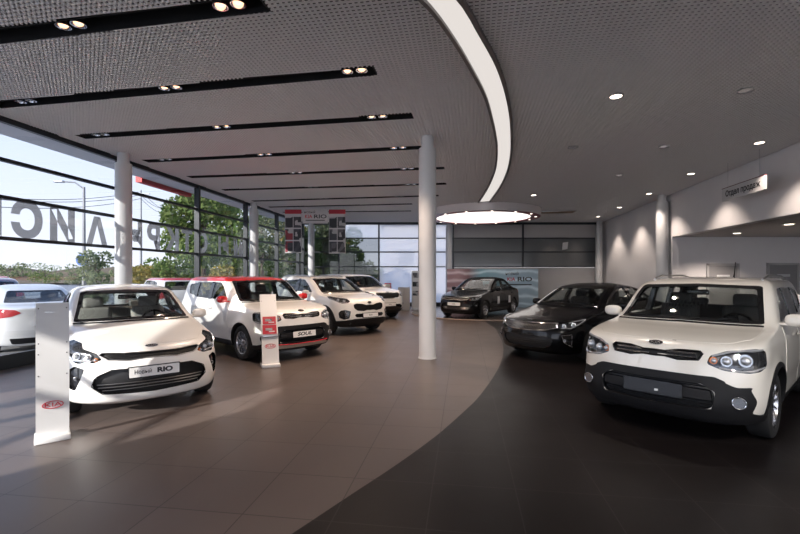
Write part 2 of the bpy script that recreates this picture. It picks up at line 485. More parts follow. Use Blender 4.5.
HULLS = {}
def cut_hull(sp, car):
    """body shell: hull minus cabin, windows, wheel wells, lamp and grille pockets"""
    key = sp['name']
    if key in HULLS: return HULLS[key].copy()
    v, f = car.hull(sp['rows'], .032, 20, 56, 14)
    me = bpy.data.meshes.new('body'); me.from_pydata(v, [], f)
    bm = bmesh.new(); bm.from_mesh(me); bmesh.ops.remove_doubles(bm, verts=bm.verts, dist=1e-5); bmesh.ops.recalc_face_normals(bm, faces=bm.faces); bm.to_mesh(me); bm.free()
    me.materials.append(WHITE)
    ob = bpy.data.objects.new('body', me); COL.objects.link(ob)
    cc = bpy.data.collections.new('cut'); scene.collection.children.link(cc)
    tmp = []
    def addc(m, mat):
        m.materials.clear(); m.materials.append(mat)
        o = bpy.data.objects.new('c', m); cc.objects.link(o); tmp.append(o)
    L = sp['L']; cab = sp['cab']
    # cabin cavity
    S = [(cab['z0'], cab['d0'], .1, 6, cab['d1'], .1, 6, cab['w']), (cab['zb']-.03, cab['d0'], .1, 6, cab['d1'], .1, 6, cab['w'])]
    A = sample_rows(sp['rows'], .03); zt = sp['rows'][-1][0]-.05
    for row in A[::2]:
        if row[0] > cab['zb'] and row[0] < zt:
            S.append((row[0], max(row[1]+.10, cab['d0']), row[2], row[3], row[4]-.10, row[5], row[6], row[7]-.055))
    last = S[-1]; S.append((zt, last[1]+.12, last[2], last[3], last[4]-.12, last[5], last[6], max(.1, last[7]-.12)))
    rings = []
    for row in S:
        d, y = half_ring(row, 9, 8, 9); x = L/2-d
        rings.append([(a, b, row[0]) for a, b in zip(x, y)]+[(a, -b, row[0]) for a, b in list(zip(x, y))[1:-1][::-1]])
    m = bmesh.new(); R = [[m.verts.new(p) for p in r] for r in rings]
    for i in range(len(R)-1):
        for j in range(len(R[0])): m.faces.new((R[i][j], R[i+1][j], R[i+1][(j+1) % len(R[0])], R[i][(j+1) % len(R[0])]))
    m.faces.new(R[0]); m.faces.new(R[-1][::-1]); bmesh.ops.recalc_face_normals(m, faces=m.faces)
    cm = bpy.data.meshes.new('c'); m.to_mesh(cm); m.free(); addc(cm, INTER)
    # windows
    for n, pts, rnd, dep in [(sp['ws_n'], sp['ws'], .05, .22), (sp['rw_n'], sp['rw'], .06, .22)]:
        addc(car.patch([pts], n, .06, dep, .05, .1, rnd, along=True), GLOSSB)
    for pts in sp['sw']:
        for mir in (0, 1): addc(car.patch([pts], (0, 1, .25), .06, .22, .05, .12, .05, along=True, mirror=mir), GLOSSB)
    # wheel wells
    for dw in (car.wf, car.wr):
        for sg in (1, -1):
            mb = MB(); y1 = sp['W']/2
            mb.lathe([(car.R+sp['gap'], sg*(y1-.34)), (car.R+sp['gap'], sg*(y1+.2))], 40, 'Y', org=(L/2-dw, 0, car.R))
            addc(mb.mesh('c', 0), UNDER)
    # pockets
    for pk in sp['pockets']:
        for mir in ((0, 1) if pk.get('pair') else (0,)):
            addc(car.patch([pk['pts']], pk['n'], .06, .06+pk['dep'], .03, .05, pk.get('r', .03), along=True, mirror=mir), pk['mat'])
    md = ob.modifiers.new('b', 'BOOLEAN'); md.operation = 'DIFFERENCE'; md.operand_type = 'COLLECTION'; md.collection = cc; md.solver = 'EXACT'; md.material_mode = 'TRANSFER'
    dg = bpy.context.evaluated_depsgraph_get(); dg.update()
    res = bpy.data.meshes.new_from_object(ob.evaluated_get(dg), depsgraph=dg)
    for o in tmp: bpy.data.objects.remove(o)
    bpy.data.objects.remove(ob); bpy.data.collections.remove(cc)
    res.shade_smooth(); res.set_sharp_from_angle(angle=math.radians(33))
    HULLS[key] = res
    return res.copy()

def rot(ax, deg): return Matrix.Rotation(math.radians(deg), 3, ax)
def mirror_pts(pts): return [(q[0], q[1], q[2]) if q[0] == 's' else (q[0], -q[1], q[2]) for q in pts]

def build_car(sp, name, label, paint, nose, ang, group=None, z=0., roof=None, mirror_paint=None, plate=None, plate_style='rio', mirror_label=None,
              fabric=None, rim='ten', rimmat=None, rails=False, antenna=False, skid=None, redline=False, stickers=False, arch=True):
    car = Car(sp) if sp['name'] not in CARS else CARS[sp['name']]
    CARS[sp['name']] = car
    L = sp['L']; X = lambda d: L/2-d
    fw = V((math.cos(ang), math.sin(ang)))
    c = V(nose)-fw*L/2
    root = thing(name, label, 'car', (c.x, c.y, z), ang, group)
    def add(n, me, mat, parent=root, lab=None):
        o = link(n, me, mat, parent)
        if lab: o['label'] = lab
        return o
    # body shell
    body_me = cut_hull(sp, car)
    body = bpy.data.objects.new('body', body_me); COL.objects.link(body); body.parent = root
    for i, m in enumerate(body_me.materials):
        if m == WHITE: body_me.materials[i] = paint; ip = i
    if roof == RED:
        body_me.materials.append(RED); k = len(body_me.materials)-1
        for f in body_me.polygons:
            if f.material_index == ip and f.center.z > 1.515: f.material_index = k
    if sp.get('low'):
        body_me.materials.append(CLAD); k = len(body_me.materials)-1
        for f in body_me.polygons:
            if f.material_index == ip and f.center.z < sp['low']: f.material_index = k
    # closures
    if 'hood' in sp:
        loop = sp['hood']+[(q[0], q[1], -q[2]) for q in sp['hood'][::-1] if abs(q[2]) > 1e-3]
        add('hood', car.patch([loop], (0, 0, 1), .003, .006, .02, .035, .04), paint)
    for nm, pts in (('front_door', sp['fdoor']), ('rear_door', sp['rdoor'])):
        for mir in (0, 1):
            d = add(nm, car.patch([pts], (0, 1, 0), .004, .008, .02, .06, .05, mirror=mir), paint)
            sg = -1 if mir else 1
            ds = [q[1] for q in pts]; hx = max(ds)-.17; p = car.P(('s', hx, sp['hz']))
            MB().blob((p.x, sg*(p.y+.025), p.z), (.105, .016, .017), 2.6, 2).obj('door_handle', mirror_paint and paint or paint, d)
            if stickers and not mir:
                c0 = (min(ds)+max(ds))/2-.05
                link('paper_sticker', car.patch([[S_(c0-.10, .48), S_(c0+.10, .48), S_(c0+.10, .76), S_(c0-.10, .76)]], (0, 1, 0), .008, .002, .05, .1), PLATE, d)['label'] = 'white paper sticker'
    # glass
    add('windshield', car.patch([sp['ws']], sp['ws_n'], -.006, 0, .04, .12, .05, solid=False), CGLASS)
    add('rear_window', car.patch([sp['rw']], sp['rw_n'], -.006, 0, .04, .12, .06, solid=False), CGLASS)
    for pts in sp['sw']:
        for mir in (0, 1): add('side_window', car.patch([pts], (0, 1, .25), -.006, 0, .05, .12, .05, solid=False, mirror=mir), CGLASS)
    # dark pillar between the side windows, window trim
    for mir in (0, 1):
        for pts in sp['bp']: add('pillar_trim', car.patch([pts], (0, 1, .25), .003, .004, .03, .06, 0, mirror=mir), GLOSSB)
    ws_c = sum(q[2] for q in sp['ws'])/len(sp['ws'])
    add('windshield_border', car.patch([sp['ws'], [(q[0], q[1]*.935, ws_c+(q[2]-ws_c)*.84) for q in sp['ws']]], sp['ws_n'], .001, .003, .03, .05, .05), GLOSSB)
    # dark ceramic edge at the foot of the windshield + wipers
    ws = sp['ws']; nb = [q for q in ws]
    wl = car.line(sp['cowl'], 0, .004, closed=False, step=.04)
    MB().path(wl, .014, 6).obj('cowl_trim', GLOSSB, root)
    for y0, y1 in ((-.10, .52), (-.62, -.05)):
        za = sp['cowl'][0][2]
        pl = [car.P(('f', y0+(y1-y0)*t, za+.035+.02*t)) + V((.012, 0, .012)) for t in (0, .33, .66, 1)]
        MB().path(pl, .008, 6).obj('wiper', GLOSSB, root)
    # roof skin
    if roof is not None:
        loop = sp['roof']+[(q[0], q[1], -q[2]) for q in sp['roof'][::-1] if abs(q[2]) > 1e-3]
        add('roof', car.patch([loop], (0, 0, 1), .004, .008, .03, .06, .10), roof or paint, lab='red roof panel' if roof == RED else None)
    if rails:
        for sg in (1, -1):
            pts = []
            for t in np.linspace(0, 1, 12):
                d = sp['rail'][0]+(sp['rail'][1]-sp['rail'][0])*t; p = car.P(('t', d, sp['rail'][2]))
                pts.append(V((p.x, sg*p.y, p.z+.012+.035*min(1, 6*min(t, 1-t)))))
            MB().path(pts, .014, 8).obj('roof_rail', SATIN, root)
    if antenna:
        p = car.P(('t', L-.55, 0)); MB().path([p, p+V((-.05, 0, .05)), p+V((-.13, 0, .24))], [.014, .008, .005], 8).obj('antenna', GLOSSB, root)
    # mirrors
    md, my, mz = sp['mir']
    for sg in (1, -1):
        m = MB(); m.blob((X(md), sg*my, mz), (.07, .105, .07), 2.8, 3); m.box((X(md)+.01, sg*(my-.13), mz-.045), (.06, .12, .03), .01)
        mo = m.obj('mirror', [mirror_paint or paint], root)
        MB().blob((X(md)-.066, sg*my, mz), (.015, .095, .058), 3, 2).obj('mirror_glass', CHROME, mo)
        if mirror_paint == RED: mo['label'] = 'red door mirror'
    # lamps
    for hl in sp['lamps']:
        for mir in (0, 1):
            hs = add(hl['name'], car.patch([hl['pts']], hl['n'], -hl['dep']+.006, .004, .02, .03, hl.get('r', .02), along=True, mirror=mir), hl['mat'])
            ln = car.patch([hl['pts']], hl['n'], .003, 0, .015, .03, hl.get('r', .02), solid=False, mirror=mir)
            link('lens', ln, hl.get('lens', LENS), hs)
            for (q, rr, mt) in hl.get('bulbs', []):
                p = car.P(q); n = V(hl['n']).normalized(); p = p-n*.022
                if mir: p.y = -p.y; n = V((n.x, -n.y, n.z))
                a = p-n*.03; b = p
                mb = MB().tube(a, b, rr, 20)
                bo = mb.obj('projector', mt, hs)
                MB().blob(p+n*.004, (rr*.72, rr*.72, rr*.72), 2, 3).obj('bulb', LAMPBR, bo)
            for (pts, mt) in hl.get('strips', []):
                l = car.line(pts, 0, -.004, closed=False)
                if mir: l = [V((q.x, -q.y, q.z)) for q in l]
                MB().path(l, .011, 6).obj('light_strip', mt, hs)
    # front fascia pieces
    for pc in sp['pieces']:
        if pc.get('only') and pc['only'] not in (name, plate_style): continue
        for mir in ((0, 1) if pc.get('pair') else (0,)):
            o = add(pc['name'], car.patch([pc['pts']]+pc.get('holes', []), pc['n'], pc['off'], pc.get('back', .012), pc.get('step', .015), pc.get('istep', .03), pc.get('r', .03), along=pc.get('along', False), mirror=mir), pc['mat'])
            if pc.get('rim'):
                l = car.line(pc['pts'], 0, pc['off'] if not pc.get('along') else 0, True)
                if mir: l = [V((q.x, -q.y, q.z)) for q in l]
                MB().path(l, pc['rim'][0], 6, closed=True).obj(pc['rim'][2], pc['rim'][1], o)
            for (y0, y1, zz, th) in pc.get('slats', []):
                mb = MB(); K = 14; l = []
                for i in range(K+1):
                    yy = y0+(y1-y0)*i/K; p = car.P(('f', yy, zz)); l.append(V((p.x+pc.get('sloff', -.012), -p.y if mir else p.y, p.z)))
                mb.path(l, th, 6).obj('slat', pc.get('slmat', CLAD), o)
            if pc.get('bars'):
                y0, y1, k, za, zb_, th, mt = pc['bars']; mb = MB()
                for i in range(k):
                    yy = y0+(y1-y0)*i/(k-1); sh = .10*abs(yy)
                    z0_, z1_ = za(yy), zb_(yy)
                    a = car.P(('f', yy, z0_)); b = car.P(('f', yy, z1_))
                    mb.tube(a+V((-.008, 0, 0)), b+V((-.008, 0, 0)), th, 6)
                mb.obj('chrome_bars', mt, o)
    for rl in sp.get('round_lamps', []):
        for mir in (0, 1):
            fr = put(car, rl['q']); p, r, u, n = fr
            if mir: p = V((p.x, -p.y, p.z)); n = V((n.x, -n.y, n.z)); r, u, n = car.axes(n)
            n2 = (n+V((1, 0, 0))*rl.get('fwd', .8)).normalized(); r, u, n2 = car.axes(n2)
            b = p+n2*rl['off']
            f = MB().tube(b-n2*.06, b, rl['rad'], 28).obj('fog_lamp', CLAD if not rl.get('chrome') else CHROME, root)
            k = rl['rad']*.78
            g = MB(); g.tube(b-n2*.02, b+n2*.004, k, 24); g.obj('bulb_glass', LAMPIN, f)
            mm = MB(); mm.path([b+n2*.004+r*(k*math.cos(a))+u*(k*math.sin(a)) for a in np.linspace(0, 2*PI, 25)[:-1]], .005, 6, closed=True)
            mm.obj('bezel', CHROME if not rl.get('chrome') else SATIN, f)
    if skid is not None:
        add('skid_plate', car.patch([sp['skid']], (1, 0, 0), .02, .02, .02, .04, .03), skid)
    if redline:
        l = car.line(sp['redline'], 0, .022, closed=False)
        MB().path(l, .009, 6).obj('accent_strip', INKR, root)
    # wheel-arch cladding
    if sp.get('arch') and arch:
        for dw in (car.wf, car.wr):
            for sg in (1, -1):
                rows = []
                r0, r1 = car.R+sp['gap']-.004, car.R+sp['gap']+sp['arch']
                for a in np.linspace(-14, 194, 40):
                    a = math.radians(a); row = []
                    for rr, of in ((r0, -.03), (r0, .010), (r1, .010), (r1, -.004)):
                        d = dw-rr*math.cos(a); z_ = car.R+rr*math.sin(a)
                        h = car.bvh.ray_cast(V((X(d), 3, max(z_, sp['rows'][0][0]+.03))), V((0, -1, 0)))
                        yy = h[0].y if h[0] is not None else sp['W']/2-.05
                        row.append(V((X(d), sg*(yy+of), max(z_, .17))))
                    rows.append(row)
                MB().grid(rows).obj('wheel_arch_trim', CLAD, root)
    if sp.get('sill'):
        for mir in (0, 1): add('sill_trim', car.patch([sp['sill']], (0, 1, 0), .008, .015, .03, .06, .03, mirror=mir), CLAD)
    # tail
    for tl in sp['tails']:
        for mir in (0, 1): add('tail_lamp', car.patch([tl['pts']], tl['n'], .006, .01, .02, .04, .03, mirror=mir), tl['mat'])
    add('rear_plate', car.patch([sp['rplate']], (-1, 0, 0), .012, .01, .04, .08, 0), PLATE)
    add('rear_bumper_trim', car.patch([sp['rbump']], (-1, 0, 0), .006, .01, .03, .06, .03), CLAD)
    # emblem
    if 'emblem' in sp: kia_emblem('emblem', put(car, sp['emblem']), .135, root, CHROME, GLOSSB, CHROME)
    # number plate / show plate
    if plate:
        y0, zc, pw, ph = sp['plate']; p = car.P(('f', 0, zc)); tilt = V((1, 0, .06)).normalized(); r, u, n = car.axes(tilt)
        px_ = max(car.P(('f', 0, zc+ph/2)).x, car.P(('f', 0, zc-ph/2)).x)
        o = V((px_+sp.get('plo', .012), 0, zc)); fr = (o, r, u, n)
        holder = MB().prism(round_poly([V(q) for q in ((-pw/2-.012, -ph/2-.012), (pw/2+.012, -ph/2-.012), (pw/2+.012, ph/2+.012), (-pw/2-.012, ph/2+.012))], .01, 3), -.03, .002, fr).obj('plate_holder', GLOSSB, root)
        pl = MB().prism(round_poly([V(q) for q in ((-pw/2, -ph/2), (pw/2, -ph/2), (pw/2, ph/2), (-pw/2, ph/2))], .008, 3), .002, .006, fr).obj('licence_plate', PLATE, holder)
        o2 = o+n*.007
        if plate == 'rio':
            text('lettering', 'Новый', ph*.62, (o2-r*pw*.235, r, u, n), INK, pl, wide=.82); text('lettering', 'RIO', ph*.66, (o2+r*pw*.20, r, u, n), INK, pl, bold=.004, wide=1.35)
        elif plate == 'soul':
            text('lettering', 'SOUL', ph*.78, (o2, r, u, n), INK, pl, shear=.2, wide=1.5, bold=.003)
        elif plate == 'bracket': pass
        else: text('lettering', plate, ph*.55, (o2, r, u, n), INK, pl, wide=1.2)
        if plate == 'bracket':
            pl.data.materials[0] = GLOSSB
            MB().box(o+r*.0+u*(-ph*.2)+n*.008+r*.045, (.006, .035, .022), .002).obj('tag_label', PLATE, pl)
    # wheels
    rimR = sp['rim']; t, rm, dc = wheel_meshes(car.R, rimR, sp['tw'], rim)
    for dw in (car.wf, car.wr):
        for sg in (1, -1):
            w = link('wheel', t.copy() if not t.materials else t, None, root)
            if not t.materials: t.materials.append(RUBBER)
            w.data = t; w.location = (X(dw), sg*(sp['W']/2-sp['tw']/2-sp.get('track', .035)), car.R)
            w.rotation_euler = (0, random.random()*.6, 0 if sg > 0 else PI)
            r_ = link('rim', rm.copy(), rimmat or ALLOY, w); link('brake_disc', dc.copy(), SATIN, w)
    # cabin
    cab = sp['cab']; sz = sp.get('seatz', 0.); fabric = fabric or FABRIC
    dsh = MB(); dsh.box((X(cab['d0']+.27), 0, cab['zb']-.17), (.50, cab['w']*2-.06, .26), .07); dsh.box((X(cab['d0']+.40), 0, cab['zb']-.42), (.35, .34, .5), .05); dsh.box((X(cab['d0']+.34), .37, cab['zb']-.06), (.26, .36, .10), .045)
    dsh.obj('dashboard', INTER, root)
    sw = MB(); sc = V((X(cab['d0']+.62), .37, cab['zb']-.10)); q = rot('Y', 65)
    sw.path([sc+q @ V((.18*math.cos(a), .18*math.sin(a), 0)) for a in np.linspace(0, 2*PI, 33)[:-1]], .016, 8, closed=True)
    for a in (0, PI, PI*1.5): sw.tube(sc, sc+q @ V((.18*math.cos(a), .18*math.sin(a), 0)), .014, 6)
    sw.tube(sc-q @ V((0, 0, .22)), sc+q @ V((0, 0, .02)), .05, 12); sw.obj('steering_wheel', GLOSSB, root)
    sd = sp['seatd']
    for sg in (1, -1):
        st = MB().box((X(sd-.20), sg*.37, .52+sz), (.52, .50, .17), .06, seg=3).obj('front_seat', fabric, root)
        MB().box((X(sd+.16), sg*.37, .84+sz), (.15, .48, .62), .065, rot=rot('Y', -14), seg=3).obj('backrest', fabric, st)
        hr = MB().box((X(sd+.25), sg*.37, 1.215+sz), (.11, .27, .17), .05, rot=rot('Y', -8), seg=3)
        for k in (-.06, .06): hr.tube((X(sd+.24), sg*.37+k, 1.08+sz), (X(sd+.25), sg*.37+k, 1.18+sz), .008, 6)
        hr.obj('headrest', fabric, st)
    rb = MB().box((X(sp['rseat']-.2), 0, .52+sz), (.5, 1.2, .18), .06, seg=3).obj('rear_bench', fabric, root)
    MB().box((X(sp['rseat']+.14), 0, .82+sz), (.15, 1.2, .56), .06, rot=rot('Y', -18), seg=3).obj('backrest', fabric, rb)
    for y in (-.38, .38): MB().box((X(sp['rseat']+.24), y, 1.13+sz), (.09, .24, .12), .04, seg=3).obj('headrest', fabric, rb)
    p = car.P(('f', 0, sp['cab']['zr']))
    MB().box((p.x-.16, 0, p.z-.03), (.03, .24, .065), .02).obj('inner_mirror', GLOSSB, root)
    return root, car
CARS = {}
F = lambda y, z: ('f', y, z)
S_ = lambda d, z: ('s', d, z)
R_ = lambda y, z: ('r', y, z)
T_ = lambda d, y: ('t', d, y)
def sym(half):
    """mirror a half outline (listed from the centre line outwards and back to the centre line)"""
    return half+[(q[0], -q[1], q[2]) for q in half[::-1] if abs(q[1]) > 1e-3]
# ------------------------------------------------------------------ the kinds of car
def sedan_side(L, b, wf, wr, R):
    pass
HATCH_TAIL = [dict(pts=[R_(.58, .86), R_(.60, 1.20), R_(.70, 1.30), ('s', 3.93, 1.28), ('s', 3.95, .92), R_(.74, .82)], n=(-1, .6, 0), mat=TAIL)]
RIO = dict(name='rio', L=4.40, W=1.74, H=1.47, WB=2.60, FO=.83, R=.315, rim=.205, tw=.195, gap=.055, flare=.014, tf=.075, tr=.09, track=.03,
    rows=[(.17, .16, .50, 2.7, 4.24, .40, 2.8, .72), (.22, .065, .55, 2.7, 4.36, .45, 2.8, .82), (.33, .02, .57, 2.6, 4.39, .45, 2.8, .855), (.47, 0, .58, 2.5, 4.40, .45, 2.8, .868),
          (.62, .02, .60, 2.4, 4.39, .45, 2.7, .872), (.71, .055, .62, 2.4, 4.375, .45, 2.7, .870), (.775, .12, .52, 2.6, 4.365, .45, 2.7, .864), (.83, .30, .40, 2.9, 4.36, .45, 2.7, .858),
          (.90, .66, .36, 3.0, 4.36, .45, 2.7, .842), (.97, 1.03, .34, 2.8, 4.36, .45, 2.7, .822), (1.0, 1.14, .36, 2.6, 4.34, .48, 2.7, .805), (1.04, 1.21, .35, 2.6, 4.16, .5, 2.7, .785), (1.075, 1.28, .34, 2.6, 3.92, .45, 2.7, .765),
          (1.42, 1.93, .30, 2.7, 3.20, .40, 2.7, .62), (1.465, 2.12, .32, 2.6, 2.98, .38, 2.6, .545), (1.492, 2.36, .22, 2.4, 2.84, .22, 2.4, .38), (1.50, 2.5, .08, 2, 2.72, .08, 2, .18)],
    cab=dict(d0=1.28, d1=3.62, w=.72, z0=.34, zb=1.03, zr=1.35),
    ws=[F(-.69, 1.03), F(0, 1.04), F(.69, 1.03), F(.565, 1.405), F(0, 1.43), F(-.565, 1.405)], ws_n=(1, 0, 1.85),
    rw=[R_(-.62, 1.10), R_(.62, 1.10), R_(.50, 1.36), R_(-.50, 1.36)], rw_n=(-1, 0, 2.0),
    sw=[[S_(1.66, 1.04), S_(2.46, 1.06), S_(2.46, 1.385), S_(2.30, 1.375), S_(2.0, 1.26)], [S_(2.56, 1.06), S_(3.38, 1.085), S_(3.42, 1.12), S_(3.08, 1.29), S_(2.86, 1.365), S_(2.56, 1.385)]],
    bp=[[S_(2.44, 1.04), S_(2.58, 1.04), S_(2.58, 1.40), S_(2.44, 1.40)]],
    hood=[T_(.23, 0), T_(.24, .35), T_(.33, .56), T_(.68, .71), T_(1.13, .70), T_(1.08, .35), T_(1.05, 0)],
    fdoor=[S_(1.42, .28), S_(2.50, .25), S_(2.50, 1.0), S_(1.52, .98), S_(1.38, .78)], rdoor=[S_(2.53, .25), S_(2.97, .27), S_(3.02, .48), S_(3.16, .68), S_(3.46, .80), S_(3.47, 1.01), S_(2.53, 1.0)], hz=.88,
    cowl=[F(-.69, 1.012), F(0, 1.022), F(.69, 1.012)], mir=(1.68, .95, 1.04), roof=[T_(2.02, 0), T_(2.05, .40), T_(2.2, .50), T_(2.9, .50), T_(3.06, .40), T_(3.12, 0)],
    lamps=[dict(name='headlamp', pts=[F(.50, .695), F(.55, .765), F(.66, .81), S_(.50, .855), S_(.70, .885), S_(.62, .80), S_(.46, .72), F(.72, .655), F(.58, .66)], n=(1, .8, .25), dep=.05, mat=LAMPDK, r=.02,
        bulbs=[(F(.635, .725), .036, LAMPIN), (F(.735, .735), .042, LAMPIN), (F(.57, .695), .022, AMBER)], strips=[([S_(.60, .83), S_(.45, .76), F(.76, .69), F(.60, .68)], LAMPBR)])],
    pockets=[dict(pts=sym([F(0, .748), F(.3, .752), F(.50, .765), F(.53, .745), F(.45, .69), F(.25, .672), F(.1, .685), F(0, .687)]), n=(1, 0, 0), dep=.035, mat=GLOSSB, r=.02),
             dict(pts=sym([F(0, .585), F(.42, .58), F(.57, .51), F(.60, .41), F(.50, .32), F(0, .295)]), n=(1, 0, 0), dep=.06, mat=GLOSSB, r=.05),
             dict(pts=[F(.655, .60), S_(.30, .63), S_(.42, .56), S_(.35, .38), F(.735, .36), F(.70, .47)], n=(1, .9, 0), dep=.04, mat=GLOSSB, r=.03, pair=True),
             dict(pts=[F(.50, .695), F(.55, .765), F(.66, .81), S_(.50, .855), S_(.70, .885), S_(.62, .80), S_(.46, .72), F(.72, .655), F(.58, .66)], n=(1, .8, .25), dep=.055, mat=LAMPDK, r=.02, pair=True)],
    pieces=[dict(name='grille', pts=sym([F(0, .748), F(.3, .752), F(.50, .765), F(.53, .745), F(.45, .69), F(.25, .672), F(.1, .685), F(0, .687)]), n=(1, 0, 0), off=-.028, along=True, back=.004, r=.02, mat=MESHM, rim=(.007, SATIN, 'grille_surround'), slats=[(-.46, .46, .735, .003), (-.44, .44, .72, .003), (-.42, .42, .705, .003)]),
            dict(name='lower_intake', pts=sym([F(0, .585), F(.42, .58), F(.57, .51), F(.60, .41), F(.50, .32), F(0, .295)]), n=(1, 0, 0), off=-.05, along=True, back=.006, r=.05, mat=MESHM, rim=(.006, GLOSSB, 'intake_edge'), slats=[(-.50, .50, .35, .005), (-.54, .54, .385, .006), (-.55, .55, .42, .005)], slmat=SATIN, sloff=-.03),
            dict(name='fog_pocket', pts=[F(.655, .60), S_(.30, .63), S_(.42, .56), S_(.35, .38), F(.735, .36), F(.70, .47)], n=(1, .9, 0), off=-.032, along=True, back=.005, r=.03, mat=GLOSSB, pair=True)],
    round_lamps=[dict(q=F(.735, .49), rad=.03, off=-.045, fwd=2.)],
    tails=[dict(pts=[R_(.40, .90), R_(.5, .97), R_(.70, .985), S_(3.95, .985), S_(4.02, .86), R_(.74, .79), R_(.55, .83)], n=(-1, .7, 0), mat=TAIL)],
    rplate=[R_(-.26, .60), R_(.26, .60), R_(.26, .715), R_(-.26, .715)], rbump=[R_(-.55, .24), R_(.55, .24), R_(.60, .36), R_(-.60, .36)],
    emblem=F(0, .80), plate=(0, .535, .52, .112), plo=.004, seatd=2.25, rseat=3.25)
SLAMP = [F(.455, .795), F(.475, .875), F(.60, .925), F(.74, .945), S_(.34, .95), S_(.45, .92), S_(.42, .79), S_(.32, .74), F(.76, .725), F(.58, .745)]
SINT = sym([F(0, .605), F(.42, .605), F(.53, .535), F(.50, .37), F(0, .355)])
SGR = sym([F(0, .882), F(.10, .878), F(.22, .902), F(.395, .905), F(.42, .88), F(.39, .825), F(.22, .812), F(.10, .832), F(0, .828)])
